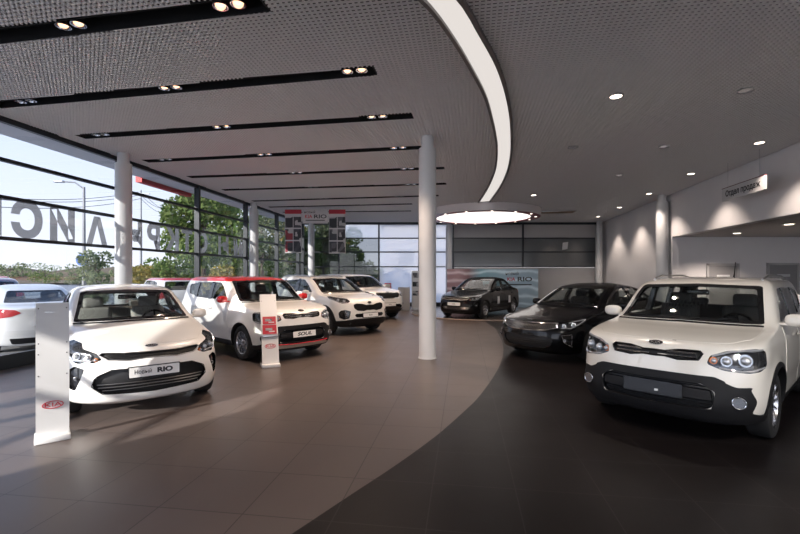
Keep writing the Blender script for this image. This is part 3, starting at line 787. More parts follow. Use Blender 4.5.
SOUL = dict(name='soul', low=.27, L=4.14, W=1.80, H=1.60, WB=2.57, FO=.84, R=.335, rim=.225, tw=.215, gap=.06, flare=.02, tf=.06, tr=.06, track=.03, tuckz=.47,
    rows=[(.19, .17, .45, 3.0, 4.00, .40, 3, .72), (.25, .06, .48, 3.0, 4.10, .40, 3, .83), (.45, 0, .50, 2.9, 4.14, .40, 3, .885), (.65, .012, .52, 2.8, 4.14, .38, 3, .897), (.80, .03, .52, 2.7, 4.12, .38, 3, .898), (.90, .065, .54, 2.6, 4.11, .38, 3, .893),
          (.955, .13, .46, 2.9, 4.10, .38, 3, .885), (1.0, .30, .38, 3.0, 4.09, .38, 3, .872), (1.05, .66, .36, 3.0, 4.08, .38, 3, .856), (1.085, .94, .34, 2.9, 4.07, .37, 3, .84), (1.13, 1.04, .36, 2.7, 4.06, .36, 3, .825),
          (1.51, 1.58, .29, 2.9, 3.95, .32, 3, .712), (1.563, 1.72, .30, 2.8, 3.90, .32, 2.9, .665), (1.598, 1.95, .38, 2.6, 3.75, .38, 2.6, .57), (1.615, 2.3, .3, 2.4, 3.4, .3, 2.4, .36), (1.62, 2.6, .1, 2, 3.0, .1, 2, .15)],
    cab=dict(d0=1.12, d1=3.88, w=.74, z0=.36, zb=1.10, zr=1.46),
    ws=[F(-.735, 1.11), F(0, 1.12), F(.735, 1.11), F(.64, 1.515), F(0, 1.54), F(-.64, 1.515)], ws_n=(1, 0, 1.45),
    rw=[R_(-.60, 1.14), R_(.60, 1.14), R_(.55, 1.47), R_(-.55, 1.47)], rw_n=(-1, 0, .2),
    sw=[[S_(1.50, 1.13), S_(2.28, 1.135), S_(2.28, 1.49), S_(1.98, 1.485), S_(1.80, 1.40)], [S_(2.38, 1.135), S_(3.06, 1.15), S_(3.06, 1.48), S_(2.38, 1.49)], [S_(3.14, 1.17), S_(3.52, 1.22), S_(3.58, 1.42), S_(3.14, 1.47)]],
    bp=[[S_(2.26, 1.125), S_(2.40, 1.125), S_(2.40, 1.495), S_(2.26, 1.495)], [S_(3.04, 1.145), S_(3.16, 1.165), S_(3.16, 1.48), S_(3.04, 1.485)]],
    hood=[T_(.19, 0), T_(.20, .35), T_(.27, .60), T_(.50, .74), T_(1.03, .76), T_(.95, .4), T_(.91, 0)],
    fdoor=[S_(1.36, .34), S_(2.31, .31), S_(2.31, 1.09), S_(1.42, 1.08), S_(1.33, .86)], rdoor=[S_(2.34, .31), S_(2.92, .34), S_(2.98, .55), S_(3.12, .74), S_(3.16, .9), S_(3.12, 1.10), S_(2.34, 1.09)], hz=.95,
    cowl=[F(-.735, 1.092), F(0, 1.102), F(.735, 1.092)], mir=(1.44, .97, 1.155), roof=[T_(1.66, 0), T_(1.70, .42), T_(1.84, .58), T_(3.70, .58), T_(3.82, .45), T_(3.86, 0)],
    redge=[S_(1.78, 1.50), S_(2.6, 1.505), S_(3.72, 1.49), S_(3.72, 1.575), S_(2.6, 1.585), S_(1.90, 1.575)],
    rail=(1.95, 3.6, .60),
    lamps=[dict(name='headlamp', pts=SLAMP, n=(1, .7, .15), dep=.05, mat=LAMPDK, r=.03,
        bulbs=[(F(.61, .83), .050, LAMPIN), (F(.74, .84), .060, LAMPIN), (F(.515, .83), .034, AMBER)], strips=[([F(.49, .872), F(.62, .918), F(.76, .935), S_(.40, .935)], LAMPBR), ([F(.55, .765), F(.70, .742), F(.78, .745), S_(.38, .775)], LAMPBR)])],
    pockets=[dict(pts=SGR, n=(1, 0, 0), dep=.035, mat=GLOSSB, r=.02), dict(pts=SINT, n=(1, 0, 0), dep=.07, mat=CLAD, r=.05), dict(pts=SLAMP, n=(1, .7, .15), dep=.055, mat=LAMPDK, r=.03, pair=True)],
    pieces=[dict(name='bumper_cladding', pts=sym([F(0, .68), F(.52, .68), F(.60, .645), F(.60, .24), F(0, .24)]), holes=[SINT], n=(1, 0, 0), off=.014, back=.03, r=.02, mat=CLAD),
            dict(name='bumper_corner', pts=[F(.55, .665), F(.62, .62), F(.68, .595), F(.78, .60), S_(.20, .575), S_(.25, .47), S_(.22, .36), S_(.34, .33), S_(.48, .33), S_(.48, .255), F(.72, .245), F(.55, .24)], n=(1, .8, 0), off=.014, back=.03, r=.03, mat=CLAD, pair=True),
            dict(name='lower_intake', pts=SINT, n=(1, 0, 0), off=-.06, along=True, back=.006, r=.05, mat=MESHM, slats=[(-.40, .40, .588, .006), (-.45, .45, .57, .006), (-.5, .5, .41, .006), (-.5, .5, .435, .006), (-.48, .48, .39, .006)], slmat=CLAD, sloff=-.045),
            dict(name='bumper_bar', pts=sym([F(0, .555), F(.49, .545), F(.50, .46), F(0, .455)]), n=(1, 0, 0), off=.0, along=True, back=.04, r=.02, mat=CLAD),
            dict(name='grille', pts=SGR, n=(1, 0, 0), off=-.028, along=True, back=.004, r=.02, mat=MESHM, rim=(.010, GLOSSB, 'grille_surround'), slats=[(.04, .37, .842, .010), (-.37, -.04, .842, .010), (.05, .37, .88, .010), (-.37, -.05, .88, .010)], slmat=CHROME, sloff=-.002)],
    round_lamps=[dict(q=F(.695, .46), rad=.068, off=.026, fwd=1.)],
    skid=sym([F(0, .325), F(.56, .325), F(.64, .29), F(.58, .265), F(0, .265)]), redline=[F(-.60, .345), F(-.3, .335), F(0, .333), F(.3, .335), F(.60, .345)],
    tails=HATCH_TAIL, rplate=[R_(-.26, .84), R_(.26, .84), R_(.26, .955), R_(-.26, .955)], rbump=[R_(-.66, .26), R_(.66, .26), R_(.72, .60), R_(-.72, .60)],
    arch=.045, sill=[S_(1.25, .26), S_(2.95, .26), S_(2.95, .34), S_(1.25, .34)],
    emblem=F(0, .945), plate=(0, .505, .52, .112), plo=.012, seatd=2.05, rseat=3.05, seatz=.10)
PLAMP = [F(.56, .93), F(.60, .985), S_(.34, 1.015), S_(.62, 1.045), S_(.86, 1.05), S_(.70, .985), S_(.45, .93), F(.76, .875), F(.64, .885)]
PGR = sym([F(0, .82), F(.12, .81), F(.25, .845), F(.42, .86), F(.50, .83), F(.49, .75), F(.41, .69), F(.22, .67), F(.12, .695), F(0, .687)])
PFOG = [F(.60, .66), F(.72, .70), F(.80, .68), S_(.32, .62), S_(.30, .50), F(.74, .455), F(.64, .49)]
SPORT = dict(name='crossover', low=.30, L=4.48, W=1.855, H=1.635, WB=2.67, FO=.88, R=.35, rim=.235, tw=.225, gap=.065, flare=.022, tf=.07, tr=.08, track=.03, tuckz=.5,
    rows=[(.22, .20, .5, 2.8, 4.30, .40, 3, .74), (.29, .08, .55, 2.8, 4.42, .42, 3, .86), (.50, .0, .56, 2.7, 4.47, .42, 3, .912), (.70, .01, .58, 2.6, 4.48, .42, 3, .924), (.86, .04, .60, 2.5, 4.44, .42, 3, .926), (.94, .09, .62, 2.5, 4.42, .42, 2.9, .922),
          (.99, .20, .48, 2.7, 4.40, .42, 2.8, .91), (1.045, .58, .40, 2.9, 4.38, .42, 2.8, .892), (1.10, 1.02, .36, 2.8, 4.35, .42, 2.8, .865), (1.15, 1.13, .38, 2.6, 4.33, .42, 2.8, .84),
          (1.52, 1.80, .32, 2.7, 4.02, .36, 2.8, .705), (1.57, 1.98, .34, 2.7, 3.88, .36, 2.7, .64), (1.61, 2.35, .4, 2.5, 3.6, .4, 2.5, .50), (1.63, 2.75, .3, 2.4, 3.3, .3, 2.4, .25)],
    cab=dict(d0=1.2, d1=4.1, w=.76, z0=.40, zb=1.12, zr=1.48),
    ws=[F(-.74, 1.135), F(0, 1.145), F(.74, 1.135), F(.64, 1.52), F(0, 1.545), F(-.64, 1.52)], ws_n=(1, 0, 1.75),
    rw=[R_(-.62, 1.17), R_(.62, 1.17), R_(.55, 1.47), R_(-.55, 1.47)], rw_n=(-1, 0, .8),
    sw=[[S_(1.62, 1.14), S_(2.45, 1.16), S_(2.45, 1.51), S_(2.2, 1.50), S_(1.95, 1.38)], [S_(2.55, 1.16), S_(3.30, 1.19), S_(3.30, 1.47), S_(2.55, 1.51)], [S_(3.38, 1.22), S_(3.75, 1.28), S_(3.55, 1.42), S_(3.38, 1.46)]],
    bp=[[S_(2.43, 1.13), S_(2.57, 1.13), S_(2.57, 1.53), S_(2.43, 1.53)], [S_(3.28, 1.17), S_(3.40, 1.20), S_(3.40, 1.48), S_(3.28, 1.49)]],
    hood=[T_(.16, 0), T_(.17, .35), T_(.28, .58), T_(.60, .76), T_(1.10, .78), T_(1.04, .4), T_(.98, 0)],
    fdoor=[S_(1.42, .38), S_(2.48, .35), S_(2.48, 1.12), S_(1.52, 1.10), S_(1.40, .9)], rdoor=[S_(2.51, .35), S_(3.08, .38), S_(3.14, .6), S_(3.30, .8), S_(3.40, .95), S_(3.36, 1.14), S_(2.51, 1.12)], hz=1.0,
    cowl=[F(-.74, 1.115), F(0, 1.125), F(.74, 1.115)], mir=(1.66, 1.03, 1.14), roof=[T_(1.92, 0), T_(1.96, .45), T_(2.1, .58), T_(3.7, .58), T_(3.82, .45), T_(3.86, 0)], rail=(2.1, 3.7, .60),
    lamps=[dict(name='headlamp', pts=PLAMP, n=(1, .8, .3), dep=.05, mat=LAMPDK, r=.02, bulbs=[(F(.70, .935), .045, LAMPIN), (S_(.40, .975), .045, LAMPIN)], strips=[([S_(.74, 1.01), S_(.50, .955), F(.80, .90), F(.64, .90)], LAMPBR)])],
    pockets=[dict(pts=PGR, n=(1, 0, 0), dep=.04, mat=GLOSSB, r=.03), dict(pts=PLAMP, n=(1, .8, .3), dep=.055, mat=LAMPDK, r=.02, pair=True), dict(pts=PFOG, n=(1, .6, 0), dep=.05, mat=GLOSSB, r=.04, pair=True)],
    pieces=[dict(name='grille', pts=PGR, n=(1, 0, 0), off=-.03, along=True, back=.004, r=.03, mat=MESHM, rim=(.010, GLOSSB, 'grille_surround'), slats=[(-.42, .42, .72, .005), (-.46, .46, .75, .005), (-.46, .46, .78, .005), (-.46, .46, .81, .005)]),
            dict(name='fog_pocket', pts=PFOG, n=(1, .6, 0), off=-.04, along=True, back=.005, r=.04, mat=GLOSSB, pair=True, rim=(.010, GLOSSB, 'fog_surround')),
            dict(name='bumper_cladding', pts=sym([F(0, .46), F(.50, .46), F(.58, .445), F(.58, .26), F(0, .26)]), n=(1, 0, 0), off=.012, back=.02, r=.0, mat=CLAD),
            dict(name='bumper_corner', pts=[F(.57, .445), F(.80, .415), S_(.44, .40), S_(.50, .40), S_(.50, .30), F(.72, .26), F(.57, .26)], n=(1, .8, 0), off=.012, back=.02, r=.0, mat=CLAD, pair=True),
            dict(name='lower_intake', pts=sym([F(0, .60), F(.46, .595), F(.50, .545), F(.44, .50), F(0, .495)]), n=(1, 0, 0), off=.004, back=.01, r=.02, mat=GLOSSB)],
    round_lamps=[dict(q=F(.70, .63), rad=.038, off=-.015, fwd=2.), dict(q=F(.69, .54), rad=.038, off=-.015, fwd=2.)],
    skid=sym([F(0, .37), F(.42, .37), F(.5, .30), F(0, .29)]), tails=[dict(pts=[R_(.30, .98), R_(.32, 1.06), R_(.7, 1.10), ('s', 4.0, 1.10), ('s', 4.1, .98), R_(.7, .94)], n=(-1, .7, 0), mat=TAIL)],
    rplate=[R_(-.26, .62), R_(.26, .62), R_(.26, .735), R_(-.26, .735)], rbump=[R_(-.66, .28), R_(.66, .28), R_(.72, .52), R_(-.72, .52)],
    arch=.055, sill=[S_(1.3, .28), S_(3.05, .28), S_(3.05, .39), S_(1.3, .39)],
    emblem=F(0, .885), plate=(0, .545, .52, .112), plo=.012, seatd=2.25, rseat=3.25, seatz=.12)
def scaled(sp, name, L, W, H, **k):
    """a bigger car with the layout of another kind"""
    sx, sy, sz = L/sp['L'], W/sp['W'], H/sp['H']
    def q(p):
        if p[0] in 'fr': return (p[0], p[1]*sy, p[2]*sz)
        if p[0] == 's': return (p[0], p[1]*sx, p[2]*sz)
        return (p[0], p[1]*sx, p[2]*sy)
    def w(o):
        if isinstance(o, tuple) and len(o) == 3 and isinstance(o[0], str) and o[0] in 'frst': return q(o)
        if isinstance(o, tuple): return tuple(w(i) for i in o)
        if isinstance(o, list): return [w(i) for i in o]
        if isinstance(o, dict): return {a: w(b) for a, b in o.items()}
        return o
    n = w(sp)
    n['rows'] = [(r[0]*sz, r[1]*sx, r[2]*sx, r[3], r[4]*sx, r[5]*sx, r[6], r[7]*sy) for r in sp['rows']]
    c = sp['cab']; n['cab'] = dict(d0=c['d0']*sx, d1=c['d1']*sx, w=c['w']*sy, z0=c['z0']*sz, zb=c['zb']*sz, zr=c['zr']*sz)
    for pc in n['pieces']:
        if 'slats' in pc: pc['slats'] = [(a*sy, b*sy, z*sz, t) for a, b, z, t in pc['slats']]
    n['mir'] = (sp['mir'][0]*sx, sp['mir'][1]*sy, sp['mir'][2]*sz); n['seatd'] *= sx; n['rseat'] *= sx; n['hz'] *= sz
    if 'rail' in sp: n['rail'] = (sp['rail'][0]*sx, sp['rail'][1]*sx, sp['rail'][2]*sy)
    pl = sp['plate']; n['plate'] = (0, pl[1]*sz, pl[2], pl[3])
    n.update(name=name, L=L, W=W, H=H, WB=sp['WB']*sx, FO=sp['FO']*sx); n.update(k)
    return n
SOREN = scaled(SPORT, 'large_suv', 4.76, 1.89, 1.69, R=.36)
hsz = 1.69/1.635
GR2 = sym([F(0, .985), F(.30, .985), F(.47, .995), F(.52, .96), F(.49, .83), F(.40, .79), F(0, .785)])
LP2 = [F(.585, .87), F(.585, .96), F(.70, 1.0), S_(.36, 1.025), S_(.62, 1.05), S_(.58, .96), S_(.45, .89), F(.78, .835), F(.66, .845)]
SOREN['pockets'] = [dict(pts=GR2, n=(1, 0, 0), dep=.04, mat=GLOSSB, r=.03), dict(pts=LP2, n=(1, .8, .2), dep=.055, mat=LAMPDK, r=.02, pair=True)]
SOREN['lamps'] = [dict(name='headlamp', pts=LP2, n=(1, .8, .2), dep=.05, mat=LAMPDK, r=.02, bulbs=[(F(.68, .92), .045, LAMPIN), (F(.79, .93), .045, LAMPIN)], strips=[([S_(.54, 1.01), F(.80, .985), F(.62, .95)], LAMPBR)])]
SOREN['pieces'] = [dict(name='grille', pts=GR2, n=(1, 0, 0), off=-.03, along=True, back=.004, r=.03, mat=MESHM, rim=(.012, CHROME, 'grille_surround'), slats=[(-.44, .44, .84, .006), (-.46, .46, .88, .006), (-.46, .46, .92, .006), (-.46, .46, .955, .006)]),
                   dict(name='lower_intake', pts=sym([F(0, .57), F(.50, .57), F(.66, .50), F(.60, .38), F(0, .37)]), n=(1, 0, 0), off=.006, back=.01, r=.03, mat=GLOSSB),
                   dict(name='bumper_cladding', pts=sym([F(0, .37), F(.60, .38), F(.60, .27), F(0, .27)]), n=(1, 0, 0), off=.012, back=.02, r=.0, mat=CLAD), dict(name='bumper_corner', pts=[F(.59, .38), F(.72, .42), S_(.46, .42), S_(.52, .41), S_(.52, .31), F(.72, .27), F(.59, .27)], n=(1, .8, 0), off=.012, back=.02, r=.0, mat=CLAD, pair=True)]
SOREN['round_lamps'] = [dict(q=F(.76, .56), rad=.05, off=.006)]
SOREN['emblem'] = F(0, 1.005)
OLAMP = [F(.60, .665), F(.62, .74), F(.74, .775), S_(.48, .815), S_(.80, .845), S_(.66, .765), S_(.48, .69), F(.77, .63), F(.66, .635)]
OGR = sym([F(0, .735), F(.3, .742), F(.595, .75), F(.585, .665), F(.42, .615), F(.2, .60), F(0, .60)])
OINT = sym([F(0, .50), F(.46, .50), F(.56, .44), F(.52, .34), F(.40, .285), F(0, .28)])
OFOG = [F(.68, .53), F(.80, .545), S_(.34, .53), S_(.34, .35), F(.80, .32), F(.72, .40)]
OPTIMA = dict(name='large_sedan', L=4.855, W=1.86, H=1.465, WB=2.805, FO=.95, R=.33, rim=.228, tw=.22, gap=.055, flare=.016, tf=.075, tr=.09, track=.03,
    rows=[(.16, .20, .5, 2.6, 4.68, .45, 2.8, .77), (.21, .075, .62, 2.5, 4.80, .48, 2.8, .875), (.32, .02, .64, 2.4, 4.84, .5, 2.7, .91), (.44, 0, .65, 2.4, 4.855, .5, 2.7, .922), (.58, .015, .68, 2.4, 4.85, .5, 2.7, .929), (.68, .05, .70, 2.35, 4.83, .5, 2.7, .926),
          (.745, .12, .60, 2.5, 4.82, .5, 2.7, .918), (.80, .33, .48, 2.7, 4.81, .5, 2.7, .905), (.87, .72, .42, 2.9, 4.81, .5, 2.7, .888), (.945, 1.12, .38, 2.7, 4.80, .5, 2.7, .862), (.985, 1.24, .40, 2.5, 4.72, .55, 2.7, .838), (1.03, 1.32, .38, 2.6, 4.48, .55, 2.7, .812), (1.065, 1.39, .37, 2.6, 4.28, .5, 2.7, .795),
          (1.375, 2.05, .32, 2.7, 3.42, .42, 2.7, .625), (1.42, 2.26, .34, 2.6, 3.18, .42, 2.6, .55), (1.45, 2.52, .24, 2.4, 3.02, .24, 2.4, .40), (1.463, 2.68, .1, 2, 2.9, .1, 2, .18)],
    cab=dict(d0=1.40, d1=3.95, w=.76, z0=.34, zb=1.02, zr=1.34),
    ws=[F(-.72, 1.02), F(0, 1.03), F(.72, 1.02), F(.575, 1.365), F(0, 1.39), F(-.575, 1.365)], ws_n=(1, 0, 2.0),
    rw=[R_(-.64, 1.09), R_(.64, 1.09), R_(.52, 1.35), R_(-.52, 1.35)], rw_n=(-1, 0, 2.2),
    sw=[[S_(1.82, 1.03), S_(2.66, 1.05), S_(2.66, 1.375), S_(2.48, 1.365), S_(2.15, 1.24)], [S_(2.76, 1.05), S_(3.66, 1.08), S_(3.72, 1.12), S_(3.34, 1.27), S_(3.08, 1.355), S_(2.76, 1.375)]],
    bp=[[S_(2.64, 1.03), S_(2.78, 1.03), S_(2.78, 1.39), S_(2.64, 1.39)]],
    hood=[T_(.24, 0), T_(.26, .40), T_(.38, .62), T_(.78, .77), T_(1.24, .75), T_(1.18, .35), T_(1.15, 0)],
    fdoor=[S_(1.58, .27), S_(2.70, .25), S_(2.70, 1.0), S_(1.68, .97), S_(1.54, .78)], rdoor=[S_(2.73, .25), S_(3.30, .27), S_(3.35, .48), S_(3.50, .68), S_(3.78, .82), S_(3.80, 1.01), S_(2.73, 1.0)], hz=.87,
    cowl=[F(-.72, 1.0), F(0, 1.01), F(.72, 1.0)], mir=(1.85, 1.0, 1.03),
    lamps=[dict(name='headlamp', pts=OLAMP, n=(1, .8, .25), dep=.05, mat=LAMPDK, r=.02, bulbs=[(F(.69, .70), .038, LAMPIN), (F(.80, .72), .042, LAMPIN)], strips=[([S_(.72, .81), S_(.50, .73), F(.78, .665), F(.66, .66)], LAMPBR), ([S_(.70, .815), S_(.52, .79), F(.74, .755)], LAMPBR)])],
    pockets=[dict(pts=OGR, n=(1, 0, 0), dep=.035, mat=GLOSSB, r=.02), dict(pts=OLAMP, n=(1, .8, .25), dep=.055, mat=LAMPDK, r=.02, pair=True), dict(pts=OINT, n=(1, 0, 0), dep=.05, mat=GLOSSB, r=.04)],
    pieces=[dict(name='grille', pts=OGR, n=(1, 0, 0), off=-.03, along=True, back=.004, r=.02, mat=MESHM, rim=(.009, CHROME, 'grille_surround'), bars=(-.56, .56, 33, lambda y: .612+.12*max(0, abs(y)-.30), lambda y: .735, .0055, CHROME)),
            dict(name='lower_intake', pts=OINT, n=(1, 0, 0), off=-.042, along=True, back=.006, r=.04, mat=MESHM, rim=(.006, GLOSSB, 'intake_edge'), slats=[(-.5, .5, .40, .005), (-.48, .48, .36, .005), (-.5, .5, .44, .005)]),
            dict(name='fog_surround', pts=OFOG, n=(1, .8, 0), off=.004, back=.008, r=.02, mat=GLOSSB, pair=True, rim=(.006, CHROME, 'chrome_bracket'))],
    round_lamps=[dict(q=F(.73, .44), rad=.034, off=.02, fwd=1.5)], skid=sym([F(0, .265), F(.55, .265), F(.60, .245), F(.55, .228), F(0, .228)]),
    tails=[dict(pts=[R_(.42, .88), R_(.5, .95), R_(.74, .965), S_(4.38, .965), S_(4.45, .84), R_(.78, .78), R_(.6, .81)], n=(-1, .7, 0), mat=TAIL)],
    rplate=[R_(-.26, .60), R_(.26, .60), R_(.26, .715), R_(-.26, .715)], rbump=[R_(-.6, .23), R_(.6, .23), R_(.65, .35), R_(-.65, .35)],
    emblem=F(0, .775), plate=(0, .45, .52, .112), plo=.012, seatd=2.45, rseat=3.55)
# ------------------------------------------------------------------ the room
FPX, EH, HY = 440., 1.654, 274.5
CZ = 4.38                                   # ceiling height
def flo(px, py):  y = FPX*EH/(py-HY); return V(((px-400)/FPX*y, y))
def cei(px, py, z=CZ):  y = FPX*(z-EH)/(HY-py); return V(((px-400)/FPX*y, y))
def at(px, py, y): return V(((px-400)/FPX*y, y, EH-(py-HY)*y/FPX))
XL = lambda y: -6.62+.118*(y-10.08)         # left glass wall
XR = lambda y: 8.26+.168*(y-9.08)           # right wall
YB = 23.0; YS = -9.0
TH = math.atan(.145); TG = math.atan(.165)

def floor_mat(name, c0, c1, rough, grout, spec=.5):
    m, nt, out = newmat(name); N = nt.nodes.new; Lk = nt.links.new
    b = N('ShaderNodeBsdfPrincipled'); b.inputs['Specular IOR Level'].default_value = spec
    g = N('ShaderNodeNewGeometry'); mp = N('ShaderNodeVectorMath'); mp.operation = 'SUBTRACT'
    c, s = math.cos(TH), math.sin(TH)
    p = flo(445.2, 400); q = flo(350.6, 477.8)
    v0 = p.x*c-p.y*s; u0 = q.x*s+q.y*c; ts = .635
    def axis(vec, off):
        d = N('ShaderNodeVectorMath'); d.operation = 'DOT_PRODUCT'; d.inputs[1].default_value = vec; Lk(g.outputs['Position'], d.inputs[0])
        a = N('ShaderNodeMath'); a.operation = 'SUBTRACT'; a.inputs[1].default_value = off; Lk(d.outputs['Value'], a.inputs[0])
        e = N('ShaderNodeMath'); e.operation = 'DIVIDE'; e.inputs[1].default_value = ts; Lk(a.outputs[0], e.inputs[0])
        pp = N('ShaderNodeMath'); pp.operation = 'PINGPONG'; pp.inputs[1].default_value = .5; Lk(e.outputs[0], pp.inputs[0])
        fl = N('ShaderNodeMath'); fl.operation = 'FLOOR'; Lk(e.outputs[0], fl.inputs[0])
        return pp.outputs[0], fl.outputs[0]
    a, fa = axis((c, -s, 0), v0); bq, fb = axis((s, c, 0), u0)
    mn = N('ShaderNodeMath'); mn.operation = 'MINIMUM'; Lk(a, mn.inputs[0]); Lk(bq, mn.inputs[1])
    lt = N('ShaderNodeMath'); lt.operation = 'LESS_THAN'; lt.inputs[1].default_value = .007; Lk(mn.outputs[0], lt.inputs[0])
    cb = N('ShaderNodeCombineXYZ'); Lk(fa, cb.inputs[0]); Lk(fb, cb.inputs[1])
    wn = N('ShaderNodeTexWhiteNoise'); Lk(cb.outputs[0], wn.inputs['Vector'])
    nz = N('ShaderNodeTexNoise'); nz.inputs['Scale'].default_value = 2.2; nz.inputs['Detail'].default_value = 6; Lk(g.outputs['Position'], nz.inputs['Vector'])
    ad = N('ShaderNodeMath'); ad.operation = 'MULTIPLY_ADD'; ad.inputs[1].default_value = .45; Lk(wn.outputs['Value'], ad.inputs[0])
    sc = N('ShaderNodeMath'); sc.operation = 'MULTIPLY'; sc.inputs[1].default_value = .6; Lk(nz.outputs['Fac'], sc.inputs[0]); Lk(sc.outputs[0], ad.inputs[2])
    mx = N('ShaderNodeMix'); mx.data_type = 'RGBA'; mx.inputs[6].default_value = (*c0, 1); mx.inputs[7].default_value = (*c1, 1); Lk(ad.outputs[0], mx.inputs[0])
    m2 = N('ShaderNodeMix'); m2.data_type = 'RGBA'; m2.inputs[7].default_value = (*grout, 1); Lk(lt.outputs[0], m2.inputs[0]); Lk(mx.outputs[2], m2.inputs[6])
    Lk(m2.outputs[2], b.inputs['Base Color'])
    rr = N('ShaderNodeMath'); rr.operation = 'MULTIPLY_ADD'; rr.inputs[1].default_value = .10; rr.inputs[2].default_value = rough-.01; Lk(nz.outputs['Fac'], rr.inputs[0])
    Lk(rr.outputs[0], b.inputs['Roughness']); Lk(b.outputs[0], out.inputs[0]); MATS[name] = m
    return m
FLP = floor_mat('brown grey floor tile', (.078, .062, .057), (.104, .082, .075), .31, (.030, .022, .020))
FLD = floor_mat('near black floor tile', (.0075, .0060, .0062), (.0115, .0092, .0095), .32, (.026, .022, .023), .22)
WALLM = pbr('white wall paint', (.78, .755, .755), .7, noise=.03, nscale=3)
WALLG = pbr('pale grey wall', (.48, .47, .47), .7, noise=.03, nscale=3)
FRAME = pbr('charcoal aluminium', (.022, .026, .031), .4, .3)
COLM = pbr('white column enamel', (.66, .66, .66), .35, noise=.02, nscale=5)
GLASS = glassmat('tinted window glass', (.36, .375, .39), .75)
GLASSC = glassmat('clear window glass', (.95, .96, .97), .75)
FILMW = filmmat('frosted white film', (.62, .63, .66), .35)
FILMG = pbr('grey opaque panel', (.14, .15, .155), .16, 0, .3, noise=.08, nscale=1.2)
LATT = pbr('ceiling lattice grey', (.87, .85, .84), .5)
PLEN = pbr('dark ceiling void', (.006, .006, .006), .9)
DIFF = emat('lamp diffuser glow', (1, .92, .87), .85)
BANDE = emat('band diffuser glow', (1, .93, .88), .36)
SPOTE = emat('spot bulb glow', (1, .50, .28), 1.5)
DOWNE = emat('downlight glow', (1, .84, .70), 4)

# floor: pale tiles and dark tiles meet along one curve
curve_px = [(295, 531.7), (348, 496.6), (400, 462.2), (440, 432.6), (462.7, 412.5), (475, 401), (486.6, 386.5), (496.6, 371.4), (501.6, 360), (503.4, 350), (502, 341), (499, 335), (494, 327.5), (487.8, 323.6)]
cp = [flo(*p) for p in curve_px]
d0 = (cp[0]-cp[1]).normalized()
cp = [cp[0]+d0*5.5, cp[0]+d0*2.5] + cp + [V((3.2, 16.8)), V((3.5, 18.6))]
t = np.arange(len(cp)); tq = np.linspace(0, len(cp)-1, 120)
cx, cy = pchip(t, [p.x for p in cp], tq), pchip(t, [p.y for p in cp], tq)
crv = [V((a, b)) for a, b in zip(cx, cy) if b > YS+.05]
bm = bmesh.new()
def face(pts, mi, z=0):
    f = bm.faces.new([bm.verts.new((p[0], p[1], z)) for p in pts]); f.material_index = mi
YE = YB+.3
face([(XL(YS)-.1, YS), (crv[0].x, YS)]+[(p.x, p.y) for p in crv]+[(crv[-1].x, YE), (XL(YE)-.1, YE)], 0)
face([(18, YS), (18, YE), (crv[-1].x, YE)]+[(p.x, p.y) for p in crv[::-1]]+[(crv[0].x, YS)], 1)
bmesh.ops.triangulate(bm, faces=bm.faces); bmesh.ops.recalc_face_normals(bm, faces=bm.faces)
for f in bm.faces:
    if f.normal.z < 0: f.normal_flip()
me = bpy.data.meshes.new('floor'); bm.to_mesh(me); bm.free()
struct(link('floor', me, [FLP, FLD]))
MB().prism([(XL(YS)-.12, YS), (17.3, YS), (17.3, YE), (XL(YE)-.12, YE)], -.2, -.02).obj('trim_1', UNDER).__setitem__('kind', 'structure')

# ceiling: open lattice, cut around slots, light band and round canopy
slots = [((-40, 41.5), (264, 3.5), .27), ((-30, 107.8), (375, 71), .25), ((80, 137), (413, 116), .25), ((145, 161.3), (421, 147.6), .25), ((189, 177.2), (444.5, 168), .25), ((223, 190), (446, 183.8), .25),
         ((240, 201.5), (438.5, 195.6), .25), ((262, 207.3), (412, 204), .24), ((275, 212.5), (411, 211), .24)]
band_l = [(428.1, 0), (452.7, 32.6), (472.8, 66.5), (486.6, 94), (493.3, 118), (496.6, 134), (497.9, 145), (495.4, 170), (487.8, 187.8), (479.3, 201.5)]
band_r = [(460.2, 0), (477.8, 30), (495.4, 62.7), (504, 87.8), (509, 113), (510.4, 134), (510, 152.6), (506.6, 170), (499, 186.5), (489, 200.8)]
def smooth_curve(P, n=60):
    t = np.concatenate([[0], np.cumsum([(P[i+1]-P[i]).length for i in range(len(P)-1)])]); q = np.linspace(0, t[-1], n)
    return [V((a, b)) for a, b in zip(pchip(t, [p.x for p in P], q), pchip(t, [p.y for p in P], q))]
bl = [cei(*p) for p in band_l]; br = [cei(*p) for p in band_r]
for L_ in (bl, br): 
    d = (L_[0]-L_[1]).normalized(); d2 = V((d.x-.28, d.y)).normalized(); L_.insert(0, L_[0]+d2*1.6)
bl, br = smooth_curve(bl), smooth_curve(br)
CC = V((3.55, 18.9)); CR = 2.4
slot_geo = []
for a, b, w in slots:
    A, B = cei(*a), cei(*b)
    if A.x < XL(A.y)+.4: A = A+(B-A)*((XL(A.y)+.4-A.x)/(B.x-A.x))
    slot_geo.append((A, B, w))
eu = V((math.sin(TG), math.cos(TG))); ev = V((math.cos(TG), -math.sin(TG)))
bandpoly = np.array([[p.x, p.y] for p in bl+br[::-1]])
def in_poly(P, poly):
    x, y = P[:, 0], P[:, 1]; c = np.zeros(len(P), bool); n = len(poly); j = n-1
    for i in range(n):
        a, b = poly[i], poly[j]
        k = ((a[1] > y) != (b[1] > y))
        xx = (b[0]-a[0])*(y-a[1])/(b[1]-a[1]+1e-12)+a[0]
        c ^= k & (x < xx); j = i
    return c
